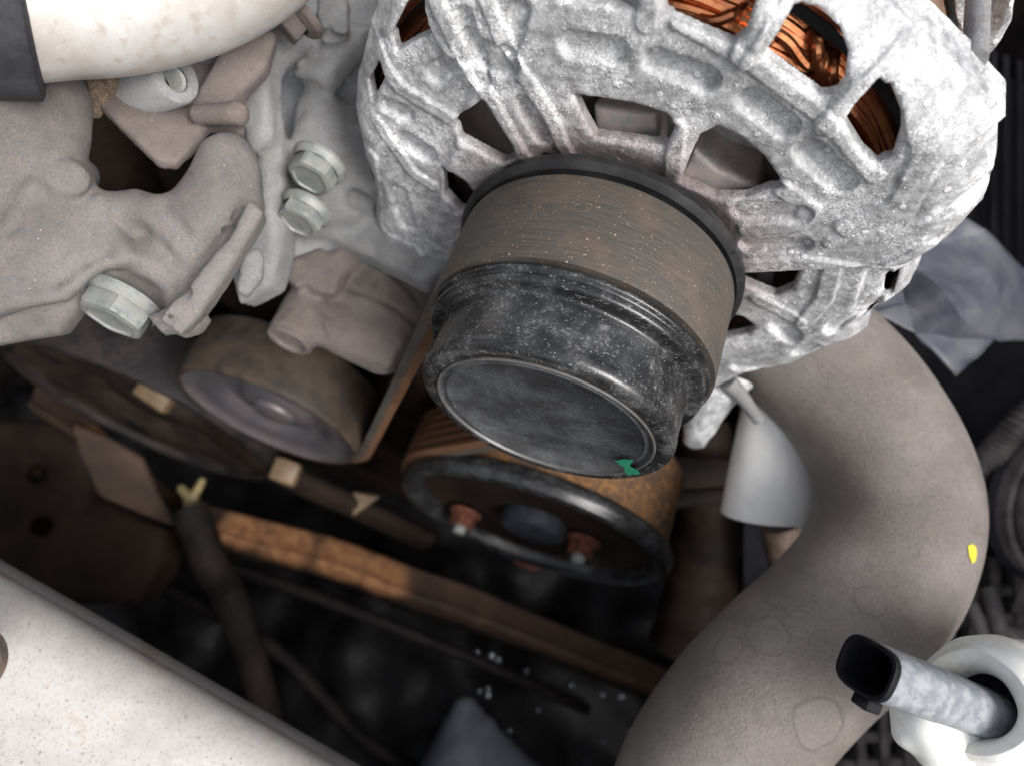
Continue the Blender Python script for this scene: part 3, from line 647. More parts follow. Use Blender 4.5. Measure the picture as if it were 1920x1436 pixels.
# ================================================================ LEFT: CAST BRACKET, PLATE, BOSS, ENGINE
def xyz(l, z): return [P(x, y, z) for x, y in l]
brk = thing('cast_bracket', 'big dusty brown-grey cast bracket at the left edge with a small round peg', 'engine bracket', P(200, 450, 145))
def f_brk(G):
    pl = [(-120, 300), (60, 300), (110, 352), (165, 378), (250, 352), (305, 380), (345, 335), (380, 275), (440, 262), (470, 310), (478, 385), (400, 520), (335, 622), (285, 596), (215, 545), (155, 555), (96, 628), (-120, 668)]
    d = prism(G, xyz(pl, 138), unit(CZ+.10*CX-.1*CY), 9, 3.0)
    d = smin(d, capsule(G, P(425, 300, 141), P(392, 400, 141), 5.2, 5.5), 4); d = smin(d, capsule(G, P(392, 400, 141), P(250, 560, 140), 5.5, 3.5), 5)
    d = smin(d, capsule(G, P(20, 215, 133), P(88, 185, 136), 12.5, 7.5), 4); d = smin(d, capsule(G, P(-60, 400, 132), P(60, 265, 134), 10, 9), 7)
    d = smin(d, prism(G, xyz([(462, 366), (494, 388), (478, 420), (372, 600), (340, 628), (296, 600), (340, 550), (430, 440)], 132.5), unit(CZ+.25*CX), 9, 1.3), 1.2)
    d = smin(d, prism(G, xyz([(60, 250), (130, 300), (250, 480), (120, 560), (-60, 600), (-100, 350)], 131.8), unit(CZ+.1*CX+.1*CY), 4, 1.2), 2.5)
    d = smin(d, capsule(G, P(-80, 560, 134), P(130, 430, 137), 5, 3), 8)
    d = smin(d, capsule(G, P(300, 395, 138), P(170, 392, 139), 2.5, 2.), 4)
    d = smax(d, -capsule(G, P(262, 432, 130.5), P(330, 500, 131.5), 1.8, .8), 3)
    d = smax(d, -capsule(G, P(180, 420, 129), P(60, 500, 127), 2.6, 1.6), 7)
    d = smax(d, -capsule(G, P(228, 585, 136), P(210, 560, 128), 8.0), 1.6)
    d = smin(d, cyl(G, P(152, 330, 146), P(124, 337, 130), 3.7, 1.4), 1.0)
    return d+.4*fbm(G*.10, 2)+.08*fbm(G*.7, 2)
f_brk = carve(f_brk, [([(262, 436), (295, 462), (330, 500)], 1.5, 1.2), ([(345, 560), (395, 480), (455, 385)], .9, .7), ([(178, 350), (160, 376), (128, 382)], .8, .8), ([(300, 392), (330, 425), (345, 440)], 1.2, 2.), ([(60, 350), (20, 420), (-20, 450)], 1.2, 1.5), ([(296, 545), (322, 600)], .8, .6), ([(200, 470), (120, 520), (60, 600)], .7, 1.2), ([(410, 330), (440, 300)], .8, 1.)])
V, F = surfnet(f_brk, [P(-110, 130, 120), P(520, 130, 160), P(-110, 680, 120), P(520, 680, 160)], 3, 1.0)
mesh('bracket_body', V, F, CAST, brk, ang=80)
qb = P(236, 560, 142); mesh('bolt', *hexhead(qb, (0, 0, 1), 6.9, 5.6, 8.0, .5), STEEL, brk, ang=25)
def f_ft(G):
    d = prism(G, xyz([(270, 588), (330, 560), (385, 585), (372, 615), (340, 628), (318, 618), (300, 622)], 137), unit(CZ+.3*CY), 4, .8)
    return d+.1*fbm(G*.8, 2)
V, F = surfnet(f_ft, xyz([(260, 550), (395, 640)], 130)+xyz([(260, 550), (395, 640)], 145), 3, .8); mesh('foot_tab', V, F, CAST, brk, ang=60)
pla = thing('angled_plate', 'brown folded metal plate with pale cut edge above the cast bracket hollow', 'engine bracket', P(320, 230, 145))
def f_pl(G):
    n = unit(CZ*.8+CY*.38+CX*.22)
    d = prism(G, [P(x, y, z) for x, y, z in ((186, 218, 146), (206, 238, 145), (298, 318, 141), (330, 310, 140), (372, 258, 142), (392, 214, 143.5), (452, 218, 142), (455, 200, 143), (440, 140, 146.5), (420, 95, 150), (300, 95, 151), (212, 150, 149))], n, 3.0, .5)
    d = smin(d, capsule(G, P(372, 215, 142), P(445, 214, 141), 2.0, 2.6), 2.5); d = smin(d, prism(G, [P(x, y, z) for x, y, z in ((350, 200, 143), (392, 222, 142), (500, 120, 146), (520, 60, 148), (440, 60, 148))], unit(CZ+.2*CX), 6, 1.2), 3)
    return d+.25*fbm(G*.12, 2)+.08*fbm(G*.8, 2)
V, F = surfnet(f_pl, [P(170, 80, 132), P(490, 80, 158), P(170, 340, 132), P(490, 340, 158)], 3, .85); mesh('plate', V, F, CASTP, pla, ang=70)
bos = thing('threaded_boss', 'short light round boss with an open threaded hole under the pale pipe', 'engine fitting', P(300, 150, 140))
n_ = unit(CX*.80+CZ*.58-CY*.05); e_ = P(331, 148, 137)
mesh('boss_tube', *lathe([(4.9, -20), (4.9, -.5), (4.5, 0), (2.7, 0), (2.5, -.5)], e_, n_, 48), CASTL, bos); mesh('bore', *lathe([(2.5, -.5), (2.4, -9), (.01, -9)], e_, n_, 48), DARK, bos)  # bore coloured near-black, the shade of the hole put into its material
for k in range(6): mesh('thread', *lathe([(2.5, -.9-k*.95), (1.75, -1.2-k*.95), (2.5, -1.55-k*.95)], e_, n_, 28), STEEL, bos)
V, F = surfnet(lambda G: smin(capsule(G, P(178, 150, 143), P(178, 205, 143), 2.6, 1.8), capsule(G, P(195, 150, 141), P(185, 180, 141), 3.4, 2.0), 2)+.5*fbm(G*.5, 3), xyz([(140, 120), (220, 230)], 136)+xyz([(140, 120), (220, 230)], 150), 2, .6)
mesh('grit_clump', V, F, plain('sandy_brown_grit', (.21, .145, .10), .85, 0, .45, 1.2, .6, (.36, .27, .19), .6), bos)
eng = thing('engine_block', 'pale grey cast engine housing behind the bolts, left of the alternator', 'engine', P(600, 200, 175))
def f_eng(G):
    d = prism(G, [P(x, y, z) for x, y, z in ((520, 165, 168), (600, 100, 172), (700, 20, 176), (790, -60, 178), (900, 200, 180), (800, 420, 186), (700, 385, 176), (640, 350, 170), (545, 320, 166), (524, 255, 166))], unit(CZ*.86+CY*.2-CX*.25), 9, 2)
    d = smin(d, prism(G, [P(x, y, z) for x, y, z in ((350, -60, 180), (800, -60, 180), (760, 420, 186), (640, 520, 196), (480, 520, 180), (430, 420, 176), (420, 200, 176))], unit(CZ+.1*CY), 14, 3), 3)
    d = smin(d, capsule(G, P(505, 130, 160), P(516, 330, 164), 2.2), 2.5); d = smin(d, capsule(G, P(505, 130, 160), P(640, 20, 168), 2.4), 3)
    d = smin(d, capsule(G, P(605, 300, 172), P(598, 215, 173), 8., 6.), 6); d = smin(d, capsule(G, P(590, 395, 178), P(640, 380, 178), 7.5), 3)
    d = smin(d, prism(G, xyz([(560, 350), (640, 348), (664, 372), (700, 398), (760, 440), (850, 505), (800, 545), (700, 490), (600, 440)], 177), unit(CZ+.35*CY), 8, 1.2), 1.5)
    d = smin(d, prism(G, xyz([(540, 130), (640, 30), (700, 40), (610, 160)], 165), unit(CZ+.3*CY-.2*CX), 7, 1), 2)
    d = smin(d, prism(G, xyz([(590, -40), (650, -40), (655, 60), (600, 70)], 158), unit(CZ+.2*CX), 9, 1.2), 1.5)
    d = smin(d, prism(G, xyz([(430, 140), (500, 120), (508, 250), (470, 290), (440, 240)], 156), unit(CZ-.2*CX), 7, 1.5), 2); d = smin(d, capsule(G, P(400, 130, 158), P(500, 60, 160), 7, 5), 4)
    d = smin(d, prism(G, xyz([(430, 280), (518, 300), (528, 460), (505, 540), (440, 570), (420, 500)], 162), unit(CZ-.15*CX), 10, 2), 2.5); d = smin(d, prism(G, xyz([(452, 470), (480, 462), (494, 480), (490, 520), (462, 560), (440, 545)], 150), unit(CZ+.2*CX), 4, .8), 1)
    d = smax(d, -capsule(G, P(540, 150, 157), P(610, 60, 158), 3.0, 2.0), 3)
    return d+.4*fbm(G*.12, 2)+.14*fbm(G*.6, 2)
f_eng = carve(f_eng, [([(521, 140), (524, 250), (516, 330), (528, 450)], 1.0, .6), ([(668, 374), (694, 388)], 2.6, .8), ([(560, 215), (600, 150), (650, 80)], .9, .8), ([(600, 425), (660, 440), (740, 500)], .8, .6), ([(470, 130), (440, 200), (455, 250)], 1.0, .8), ([(585, 60), (650, 70)], .9, .6), ([(640, 150), (690, 230)], .8, .8), ([(480, 330), (490, 440)], .9, .8), ([(610, 10), (615, 60)], .8, .6), ([(540, 250), (545, 330)], .8, .8)])
V, F = surfnet(f_eng, [P(340, -80, 150), P(900, -80, 195), P(340, 540, 150), P(900, 540, 205)], 3, 1.25); mesh('cast_wall', V, F, CASTL, eng, ang=80)
mesh('bolt', *hexhead(P(600, 305, 160), (0, 0, 1), 5.6, 5.4, 6.4, .1), STEEL, eng, ang=25)
mesh('bolt', *hexhead(P(576, 390, 165), (0, 0, 1), 5.4, 5.0, 6.1, .35), STEEL, eng, ang=25)
mesh('bolt', *hexhead(P(556, 18, 148), unit((-.35, -.3, 1)), 4.6, 5.5, 7.0, .4), CASTP, eng, ang=25)
def f_blk(G):
    d = np.maximum(np.maximum(np.abs(G[..., 0]+165)-103, np.abs(G[..., 1]+150)-190), np.abs(G[..., 2]+152)-72)
    d = np.minimum(d, np.maximum(np.maximum(np.abs(G[..., 0]+165)-103, np.abs(G[..., 1]+210)-130), np.abs(G[..., 2]+110)-85))
    d = smin(d, cyl(G, (-120, -80, -40), (-120, -80, -12), 30, 3), 8); d = smin(d, cyl(G, (-190, -60, -40), (-190, -60, -6), 26, 3), 8); d = smin(d, cyl(G, (-70, -110, -20), (-70, -110, -4), 24, 3), 8)
    return d+2.2*fbm(G*.03, 3)
V, F = surfnet(f_blk, [(-272, -342, -204), (-58, 44, 8)], 4, 4.0); mesh('block_core', V, F, DARK2, eng, ang=80)
tn = thing('belt_tensioner', 'brown cast tensioner body with ring-ended boss beside the left belt span', 'tensioner', P(660, 600, 190))
def f_tn(G):
    a = P(742, 545, 196)
    d = cyl(G, a-np.array([0, 0, 12]), a+np.array([-1, -2, 13]), 15.5, 2.2)
    d = smin(d, capsule(G, P(580, 590, 184), P(720, 640, 186), 6.5, 9), 4)
    b = P(572, 588, 184); d = smin(d, cyl(G, b-np.array([0, 0, 4]), b+np.array([0, 0, 8.5]), 6.3, .8), 1.5)
    d = smin(d, prism(G, xyz([(545, 478), (598, 456), (650, 498), (630, 556), (560, 545), (528, 515)], 177), unit(CZ+.25*CY), 9, .9), .8)
    d = smin(d, cyl(G, a-np.array([0, 0, 14]), a+np.array([0, 0, 3]), 18.5, .8), .6); d = smin(d, prism(G, xyz([(640, 600), (700, 590), (760, 640), (730, 690), (660, 665)], 179), unit(CZ+.1*CY-.1*CX), 5, .8), .8); d = smin(d, prism(G, xyz([(665, 470), (740, 470), (760, 520), (700, 540), (650, 520)], 184), unit(CZ+.4*CY), 6, .8), .8)
    c = P(655, 470, 184); d = smin(d, cyl(G, c-np.array([0, 0, 6]), c+np.array([0, 0, 6]), 4.3, .8), 1.5)
    d = smin(d, prism(G, xyz([(610, 500), (760, 520), (860, 620), (820, 690), (700, 600)], 188), unit(CZ+.3*CY), 12, 2), 3)
    d = smin(d, capsule(G, P(700, 470, 192), P(800, 520, 195), 8, 9), 4)
    d = smax(d, -capsule(G, P(572, 542, 177), P(640, 612, 175.5), 1.1, .7), 1)
    d = smax(d, -capsule(G, P(655, 540, 177), P(790, 610, 178), .9), 1.)
    return d+.25*fbm(G*.15, 2)+.07*fbm(G*.7, 2)
f_tn = carve(f_tn, [([(566, 545), (600, 578), (640, 614)], 1.0, .5), ([(650, 540), (700, 556), (760, 590), (800, 625)], .9, .5), ([(648, 505), (632, 556)], .8, .5), ([(700, 520), (690, 556)], .8, .5), ([(735, 515), (770, 545), (790, 575)], .8, .6), ([(545, 575), (520, 600)], .6, .5), ([(600, 560), (596, 600), (610, 640)], .7, .7)])
V, F = surfnet(f_tn, [P(500, 430, 165), P(880, 430, 215), P(500, 730, 165), P(880, 760, 215)], 3, .95); mesh('tensioner_body', V, F, CASTP, tn, ang=70)
b = P(572, 588, 184)+np.array([0, 0, 8.5]); mesh('ring_end', *lathe([(6.1, -1), (6.1, .5), (5.6, 1.0), (4.4, 1.0), (4.0, .2), (.01, .1)], b, (0, 0, 1), 40), CASTP, tn)
c = P(655, 470, 184)+np.array([0, 0, 6]); mesh('screw_tip', *lathe([(2.6, -1), (2.6, .6), (2.2, 1.0), (.01, 1.1)], c, (0, 0, 1), 24), CASTL, tn)
pip = thing('coolant_pipe', 'thick pale metal pipe crossing the top left corner with a black rubber end', 'pipe', P(250, -20, 118))
pp = spline([P(-200, -8, 106), P(-60, -20, 111), P(70, -26, 116), P(200, -26, 121.5), P(330, -50, 127), P(450, -112, 130), P(540, -200, 134)], 60)
mesh('pipe', *tube(pp, 14.6, 64, bump=lambda s, t: .006*math.sin(s*9+t)), PIPE, pip)
sp = spline([P(-300, -62, 104), P(-140, -44, 109), P(6, -31, 113.8), P(52, -26, 115.4)], 30); rs = np.full(30, 18.0); rs[-1] = 15.2; rs[-2] = 17.2; rs[-3] = 17.9
mesh('rubber_sleeve', *tube(sp, rs, 64), plain('black_sleeve_rubber', (.032, .032, .037), .6, 0, .2, .12, .12, (.07, .07, .07), .3), pip)
# ================================================================ RIGHT: HOSE, DUCT, FILM, SHROUD, CONNECTOR
hos = thing('radiator_hose', 'thick curved grey-brown rubber hose with stains and a yellow paint dot, right side', 'hose', P(1690, 950, 190))
hp = spline([P(1370, 520, 215), P(1430, 585, 210), P(1520, 668, 203), P(1600, 752, 198), P(1658, 850, 194), P(1682, 955, 189), P(1654, 1060, 184), P(1582, 1155, 180), P(1488, 1245, 176), P(1398, 1340, 174), P(1325, 1450, 174), P(1275, 1570, 176)], 110)
def on_tube(px, py, path, R):                                # first hit of a sight line with the swept tube
    d = ray(px, py); best = None
    for z in np.arange(110, 260, .25):
        q = CAM_E+d*z
        if np.min(np.linalg.norm(path-q, axis=1)) < R: best = q; break
    if best is None: best = CAM_E+d*180
    return best
def decal(name, pix, path, R, mat, parent, lift=.15):
    V = []
    for x, y in pix:
        q = on_tube(x, y, path, R+.1); c = path[np.argmin(np.linalg.norm(path-q, axis=1))]; V.append(c+unit(q-c)*(R*1.012+lift))
    V = np.array(V); V = np.vstack([V, V.mean(0)+unit(V.mean(0)-path[np.argmin(np.linalg.norm(path-V.mean(0), axis=1))])*.15]); n = len(pix)
    return mesh(name, V, [(i, (i+1) % n, n) for i in range(n)], mat, parent)
hp2 = np.array([hp[int(i)]*(1-(i % 1))+hp[min(109, int(i)+1)]*(i % 1) for i in np.linspace(0, 108.9, 900)])
STAINS = [(1533, 1355, 6.0, 1.), (1632, 1125, 3.6, .8), (1440, 1190, 5.0, .6), (1365, 1215, 3.6, .8), (1700, 1105, 2.2, .6), (1590, 1010, 2.6, .4), (1560, 880, 4., .35), (1500, 1170, 3.5, .6), (1745, 1040, 3., .5)]
HOSE = mat_hose([(tuple((wd(on_tube(x, y, hp2, 20.6))[0]-OFF[hos.name])*1000), r, k) for x, y, r, k in STAINS])
mesh('hose_wall', *tube(hp, 20.6, 72, bump=lambda s, t: .008*math.sin(s*17+t*2)+.006*math.sin(t*3+s*31)+.006*math.exp(-((t-2.2)/.04)**2)), HOSE, hos)
decal('yellow_dot', [(1812, 1022), (1820, 1019), (1828, 1024), (1829, 1038), (1826, 1052), (1820, 1055), (1815, 1042)], hp2, 20.6, YEL, hos)
duc = thing('tapered_duct', 'pale grey tapered duct end tucked between the alternator and the thick hose', 'duct', P(1455, 860, 235))
V, F = tube(spline([P(1474, 640, 214), P(1464, 760, 215), P(1456, 860, 216), P(1450, 962, 218)], 30), np.linspace(9.4, 16.3, 30), 56, True, flat=.8)
mesh('duct_wall', V, F, GREYP, duc)
film = thing('plastic_film', 'crumpled translucent grey plastic sheet hanging in front of the dark shroud', 'plastic sheet', P(1780, 560, 240))
fp = {'a': (1790, 400, 232), 'b': (1842, 430, 236), 'c': (1960, 545, 250), 'd': (1975, 640, 246), 'e': (1862, 640, 232), 'f': (1790, 706, 226), 'g': (1712, 622, 222), 'h': (1600, 620, 225), 'i': (1690, 480, 232),
      'm': (1765, 548, 222), 'n': (1850, 530, 228), 'o': (1800, 596, 219), 'p': (1700, 572, 228), 'q': (1640, 590, 216), 'r': (1900, 590, 236)}
tr = ['abi', 'bni', 'bcn', 'inm', 'imp', 'ncr', 'crd', 'mno', 'nro', 'roe', 'rde', 'mop', 'pog', 'goe', 'gef', 'pgq', 'pqh', 'hpi']
def subdiv(tris, n, amp, fr):
    V = []; F = []; key = {}
    def vid(p):
        k = tuple(np.round(p, 3))
        if k not in key: key[k] = len(V); V.append(p)
        return key[k]
    for A_, B_, C_ in tris:
        g = [[vid(A_+(B_-A_)*i/n+(C_-A_)*j/n) for j in range(n-i+1)] for i in range(n+1)]
        for i in range(n):
            for j in range(n-i):
                F.append((g[i][j], g[i+1][j], g[i][j+1]))
                if j < n-i-1: F.append((g[i+1][j], g[i+1][j+1], g[i][j+1]))
    V = np.array(V); V = V+CZ[None]*(fbm(V*fr, 3)*amp)[:, None]+.6*CY[None]*(fbm(V*fr*1.7+20, 2)*amp)[:, None]; return V, F
V, F = subdiv([[P(*fp[k]) for k in t] for t in tr], 9, 2.6, .09)
fo = mesh('film_sheet', V, F, FILMM, film, ang=30); md = fo.modifiers.new('thickness', 'SOLIDIFY'); md.thickness = .0004
shr = thing('fan_shroud', 'dark ribbed plastic fan shroud filling the far right edge', 'fan shroud', P(1860, 400, 330))
V, F = box(P(1900, 400, 380), CX, CY, unit(CZ+.15*CX), 110, 240, 6, 2); mesh('shroud_panel', V, F, SHR, shr, ang=30)
for k, x in enumerate((1862, 1885, 1911, 1935)):
    V, F = box(P(x, 250, 366), CY, CX, CZ, 90, 1.6, 1.5, .8); mesh('rib', V, F, SHR, shr, ang=30)
fm = thing('fan_motor', 'dusty dark ringed fan motor at the right edge beside the hose bend', 'fan motor', P(1985, 960, 300))
mc = P(1990, 945, 300); mn = unit(CZ+.25*CX-.1*CY)
for R_, hh in ((14, 16), (20, 12), (26, 8), (32, 4)):
    mesh('ring', *lathe([(R_-2.6, hh-6), (R_-2.2, hh-.8), (R_-1.2, hh), (R_+.2, hh), (R_+1.0, hh-.8), (R_+1.4, hh-6)], mc, mn, 72), FINM, fm)
mesh('motor_disc', *lathe([(36, -4), (34, -2), (.01, -1)], mc, mn, 64), SHR, fm)
for k in range(9):
    t = 1.7+k*.33; u, v, n = frame(mn); q = mc+(u*math.cos(t)+v*math.sin(t))*43; mesh('fin', *box(q, u*math.cos(t)+v*math.sin(t), -u*math.sin(t)+v*math.cos(t), n, 8, 1.3, 3, .4), FINM, fm)
cor = thing('corrugated_conduit', 'dusty corrugated black cable conduit crossing the right edge above the fan motor', 'conduit', P(1900, 830, 290))
cp = spline([P(1790, 925, 320), P(1850, 862, 300), P(1905, 800, 290), P(1990, 720, 285)], 120)
mesh('conduit', *tube(cp, 5.2, 24, bump=lambda s, t: .13*math.sin(s*150)), FINM, cor)
gr = thing('radiator_grille', 'dusty dark radiator core with square openings below and behind the hose', 'radiator', P(1750, 1300, 330))
V, F = box(P(1800, 1330, 350), CX, CY, CZ, 110, 130, 2, .5); mesh('core_back', V, F, SHR, gr, ang=30)
gd = unit(CX+.05*CY); gu = unit(CY-.05*CX)
for k in range(11):
    mesh('fin_bar', *box(P(1560+k*44, 1330, 335), gu, gd, CZ, 75, 2.2, 5, .6), FINM, gr)
for k in range(9):
    mesh('cross_bar', *box(P(1780, 1110+k*52, 336), gd, gu, CZ, 95, 2.4, 3, .6), FINM, gr)
for (x0, y0, x1, y1, rr_) in ((1850, 1100, 1880, 1230, 5), (1905, 1190, 1990, 1180, 6), (1820, 1130, 1850, 1240, 4), (1880, 1180, 1960, 1260, 5)):
    mesh('strut', *tube(spline([P(x0, y0, 300), P((x0+x1)/2+6, (y0+y1)/2, 296), P(x1, y1, 300)], 12), rr_*.7, 14), FINM, gr)
con = thing('plug_connector', 'faded grey plug with an open black rectangular socket, over the thick hose', 'connector', P(1720, 1290, 116))
m0 = P(1622, 1249, 113); m1 = P(1835, 1330, 121); ax = unit(m0-m1); Lc = np.linalg.norm(m0-m1)
vv = unit(CY+.35*CX-((CY+.35*CX)@ax)*ax); uu = np.cross(vv, ax)
def sq(a, b, h, seg=56, e=3.2):
    r = []
    for k in range(seg):
        t = 2*math.pi*k/seg; c, s = math.cos(t), math.sin(t); q = (abs(c)**e+abs(s)**e)**(-1/e); r.append(m0+ax*h+uu*a*c*q+vv*b*s*q)
    return r
def loft(L, cap0=False, cap1=False):
    V = sum(L, []); seg = len(L[0]); F = []
    for i in range(len(L)-1):
        for k in range(seg): a, b = i*seg+k, i*seg+(k+1) % seg; F.append((a, b, b+seg, a+seg))
    if cap1: F.append(tuple(range((len(L)-1)*seg, len(L)*seg)))
    return np.array(V), F
mesh('outer_shell', *loft([sq(4.7, 4.0, -Lc-6), sq(4.9, 4.2, -Lc*.55), sq(5.25, 4.25, -Lc*.54), sq(5.35, 4.32, -3), sq(5.38, 4.34, -.9)]), CONN, con)
mesh('socket', *loft([sq(5.42, 4.38, -1.2), sq(5.55, 4.45, -.8), sq(5.45, 4.35, .1), sq(4.85, 3.8, .1), sq(4.6, 3.55, -.5), sq(4.5, 3.45, -12)], cap1=True), CONNB, con)
mesh('latch_tab', *box(m0-vv*5.3-ax*2.4+uu*.8, uu, vv, ax, 1.6, .9, 1.8, .25), CONNB, con)
she = thing('white_sheath', 'white plastic sheath with a creamy torn lip in the bottom right corner', 'sheath', P(1870, 1350, 122))
sc0 = P(1828, 1318, 119.5); sa = unit(m0-m1+.15*CZ*Lc)
mesh('sheath_wall', *lathe([(5.2, -30), (5.3, -4), (5.7, -1.2), (6.5, .4), (7.6, 1.3), (8.8, 1.4), (9.8, .6), (10.1, -.6), (10.9, -1.6), (11.9, -2.2), (12.6, -4), (13, -12), (14.2, -15), (14.6, -30), (14.6, -46)], sc0, sa, 72, wob=lambda t, h: .05*math.sin(2*t+1)+.03*math.sin(3*t)+.012*math.sin(7*t+h)), PLW, she)
mesh('inner_shadow_gap', *lathe([(5.5, -2.6), (4.8, -4), (.01, -6)], sc0, sa, 40), CONNB, she)
for (a, b, r) in (((1765, 1322), (1700, 1310), 5.2), ((1700, 1310), (1672, 1345), 4.4),): pass
V, F = surfnet(lambda G: smin(smin(capsule(G, P(1712, 1330, 124), P(1708, 1372, 124), 3.9, 3.2), capsule(G, P(1740, 1345, 122), P(1760, 1400, 122), 4.8, 4.2), 1.2), capsule(G, P(1780, 1380, 123), P(1890, 1440, 124), 6.2, 8), 2.0), [P(1640, 1270, 112), P(1920, 1270, 112), P(1640, 1500, 136), P(1920, 1500, 136)], 2, .7)
mesh('folded_skirt', V, F, PLW, she)
# ================================================================ BOTTOM LEFT: PAINTED PANEL
fen = thing('painted_panel', 'speckled dirty white painted body panel across the bottom left corner', 'body panel', P(250, 1250, 150))
e0 = P(-220, 905, 168); e1 = P(900, 1545, 172); ed = unit(e1-e0); Ln = np.linalg.norm(e1-e0)
nrm = unit(CZ*.95+CY*.25+CX*.1); nrm = unit(nrm-(nrm@ed)*ed); inw = np.cross(ed, nrm)
if inw @ (P(100, 1400, 150)-P(400, 1200, 150)) < 0: inw = -inw
e0 = e0+inw*8; e1 = e1+inw*8
prof_ = []
for t in np.linspace(0, math.pi*.62, 14): prof_.append((10-10*math.sin(math.pi*.62-t), -10+10*math.cos(math.pi*.62-t)))
for s in np.linspace(2, 150, 60): prof_.append((10+s, .02*s+1.5*math.exp(-((s-30)/18)**2)))
prof_ = [(-2+prof_[0][0], prof_[0][1]-3)]+prof_
U_ = np.linspace(0, Ln, 140); V = np.array([[e0+ed*u+inw*p[0]+nrm*(p[1]) for p in prof_] for u in U_]).reshape(-1, 3)
V = V+nrm[None]*(.8*fbm(V*.02, 2))[:, None]; m_ = len(prof_)
F = [(i*m_+k, (i+1)*m_+k, (i+1)*m_+k+1, i*m_+k+1) for i in range(139) for k in range(m_-1)]
fo = mesh('panel_skin', V, F, PAINT, fen, ang=60); md = fo.modifiers.new('thickness', 'SOLIDIFY'); md.thickness = .0008
pq = P(-64, 1240, 146)
V, F = lathe([(6, -2), (7.6, -1), (8.2, .6), (7.6, 1.8), (6, 2.2), (4, 1.2), (.01, .8)], pq, nrm, 48); mesh('recess_plug', V, F, plain('rusty_recess_shade', (.05, .042, .038), .7, 0, .4, .2, .15, (.14, .08, .05), .5), fen)  # raised plug, coloured dark for the shade inside a rusty recess
# ================================================================ DEEP PARTS
cov = thing('lower_cover', 'dark oily brown cast cover with round hollows, deep below the crank pulley', 'engine cover', P(150, 950, 340))
def f_cov(G):
    d = prism(G, xyz([(-120, 780), (60, 780), (140, 830), (165, 930), (300, 990), (318, 1060), (270, 1130), (100, 1130), (-120, 1080)], 330), unit(CZ+.2*CY), 26, 6)
    d = smax(d, -capsule(G, P(70, 888, 318), P(70, 888, 345), 4.5), 3); d = smax(d, -capsule(G, P(80, 985, 318), P(80, 985, 345), 4.5), 3)
    return d+1.5*fbm(G*.04, 3)
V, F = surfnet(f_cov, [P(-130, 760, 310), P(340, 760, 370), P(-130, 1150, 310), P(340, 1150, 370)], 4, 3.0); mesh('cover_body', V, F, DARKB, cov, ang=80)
stp = thing('tan_strap', 'tan painted bracket arm running diagonally under the crank pulley', 'bracket arm', P(240, 920, 345))
V, F = surfnet(lambda G: prism(G, [P(x, y, z) for x, y, z in ((130, 790, 335), (200, 822, 335), (262, 862, 338), (300, 930, 345), (350, 1010, 350), (300, 1010, 350), (240, 985, 345), (160, 900, 340))], unit(CZ+.3*CX), 6, 2)+1.0*fbm(G*.05, 2), [P(120, 780, 325), P(370, 780, 360), P(120, 1030, 325), P(370, 1030, 360)], 4, 1.8); mesh('arm', V, F, plain('brown_arm_paint', (.050, .028, .017), .8, 0, .4, .05, .2), stp)
for (x, y, z, s, r_, mt, nm, lb) in ((362, 932, 335, 8.5, .5, YCLIP, 'yellow_clip', 'small yellow-tan forked plastic clip at the end of the tan bracket arm'),
                        (536, 884, 300, 5.6, .35, CLIP, 'spacer_block', 'small square tan block below the idler pulley'),
                        (675, 940, 320, 6.0, -.5, CLIP, 'wedge_block', 'small wedge-shaped tan block left of the pump pulley'),
                        (312, 712, 285, 7.5, .6, CLIP, 'edge_block', 'dull tan plate corner showing between the crank and idler pulleys')):
    t = thing(nm, lb, 'clip', P(x, y, z)); c = P(x, y, z)
    u = unit(CX*math.cos(r_)+CY*math.sin(-r_)); v = unit(-CX*math.sin(-r_)+CY*math.cos(r_))
    if nm == 'yellow_clip':
        V, F = surfnet(lambda G: smin(capsule(G, c+v*9, c-v*4, 1.8, 2.8), capsule(G, c-u*7+v*1, c+u*8-v*4, 2.2, 3.2), 2), [c-16, c+16], 0, .9)
    elif nm == 'wedge_block': V, F = surfnet(lambda G: prism(G, [c-u*s*1.2-v*s*.8, c+u*s*1.5-v*s*.4, c-u*s*.2+v*s], CZ, 6, 1), [c-14, c+14], 0, .9)
    else: V, F = box(c, u, v, unit(CZ+.2*CY), s, s*.9 if nm != 'edge_block' else s*1.6, 3.5, .8)
    mesh('clip_body', V, F, mt, t, ang=50)
sub = thing('subframe_beam', 'orange-brown subframe beam with a painted-in lit stretch crossing the dark depth left of the pump pulley', 'subframe', P(640, 1040, 385))
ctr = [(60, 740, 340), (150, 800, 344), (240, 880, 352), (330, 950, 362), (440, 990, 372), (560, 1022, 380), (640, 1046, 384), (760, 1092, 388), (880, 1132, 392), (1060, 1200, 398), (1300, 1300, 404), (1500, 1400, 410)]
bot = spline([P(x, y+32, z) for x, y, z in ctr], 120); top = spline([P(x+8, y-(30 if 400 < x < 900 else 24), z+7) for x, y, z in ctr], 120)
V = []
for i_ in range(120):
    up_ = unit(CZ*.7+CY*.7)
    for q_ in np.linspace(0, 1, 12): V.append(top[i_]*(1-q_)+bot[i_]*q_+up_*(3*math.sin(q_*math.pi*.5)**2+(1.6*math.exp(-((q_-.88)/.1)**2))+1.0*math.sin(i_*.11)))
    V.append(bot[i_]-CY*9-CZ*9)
V = np.array(V); F = [(a*13+b, a*13+b+1, a*13+b+14, a*13+b+13) for a in range(119) for b in range(12)]
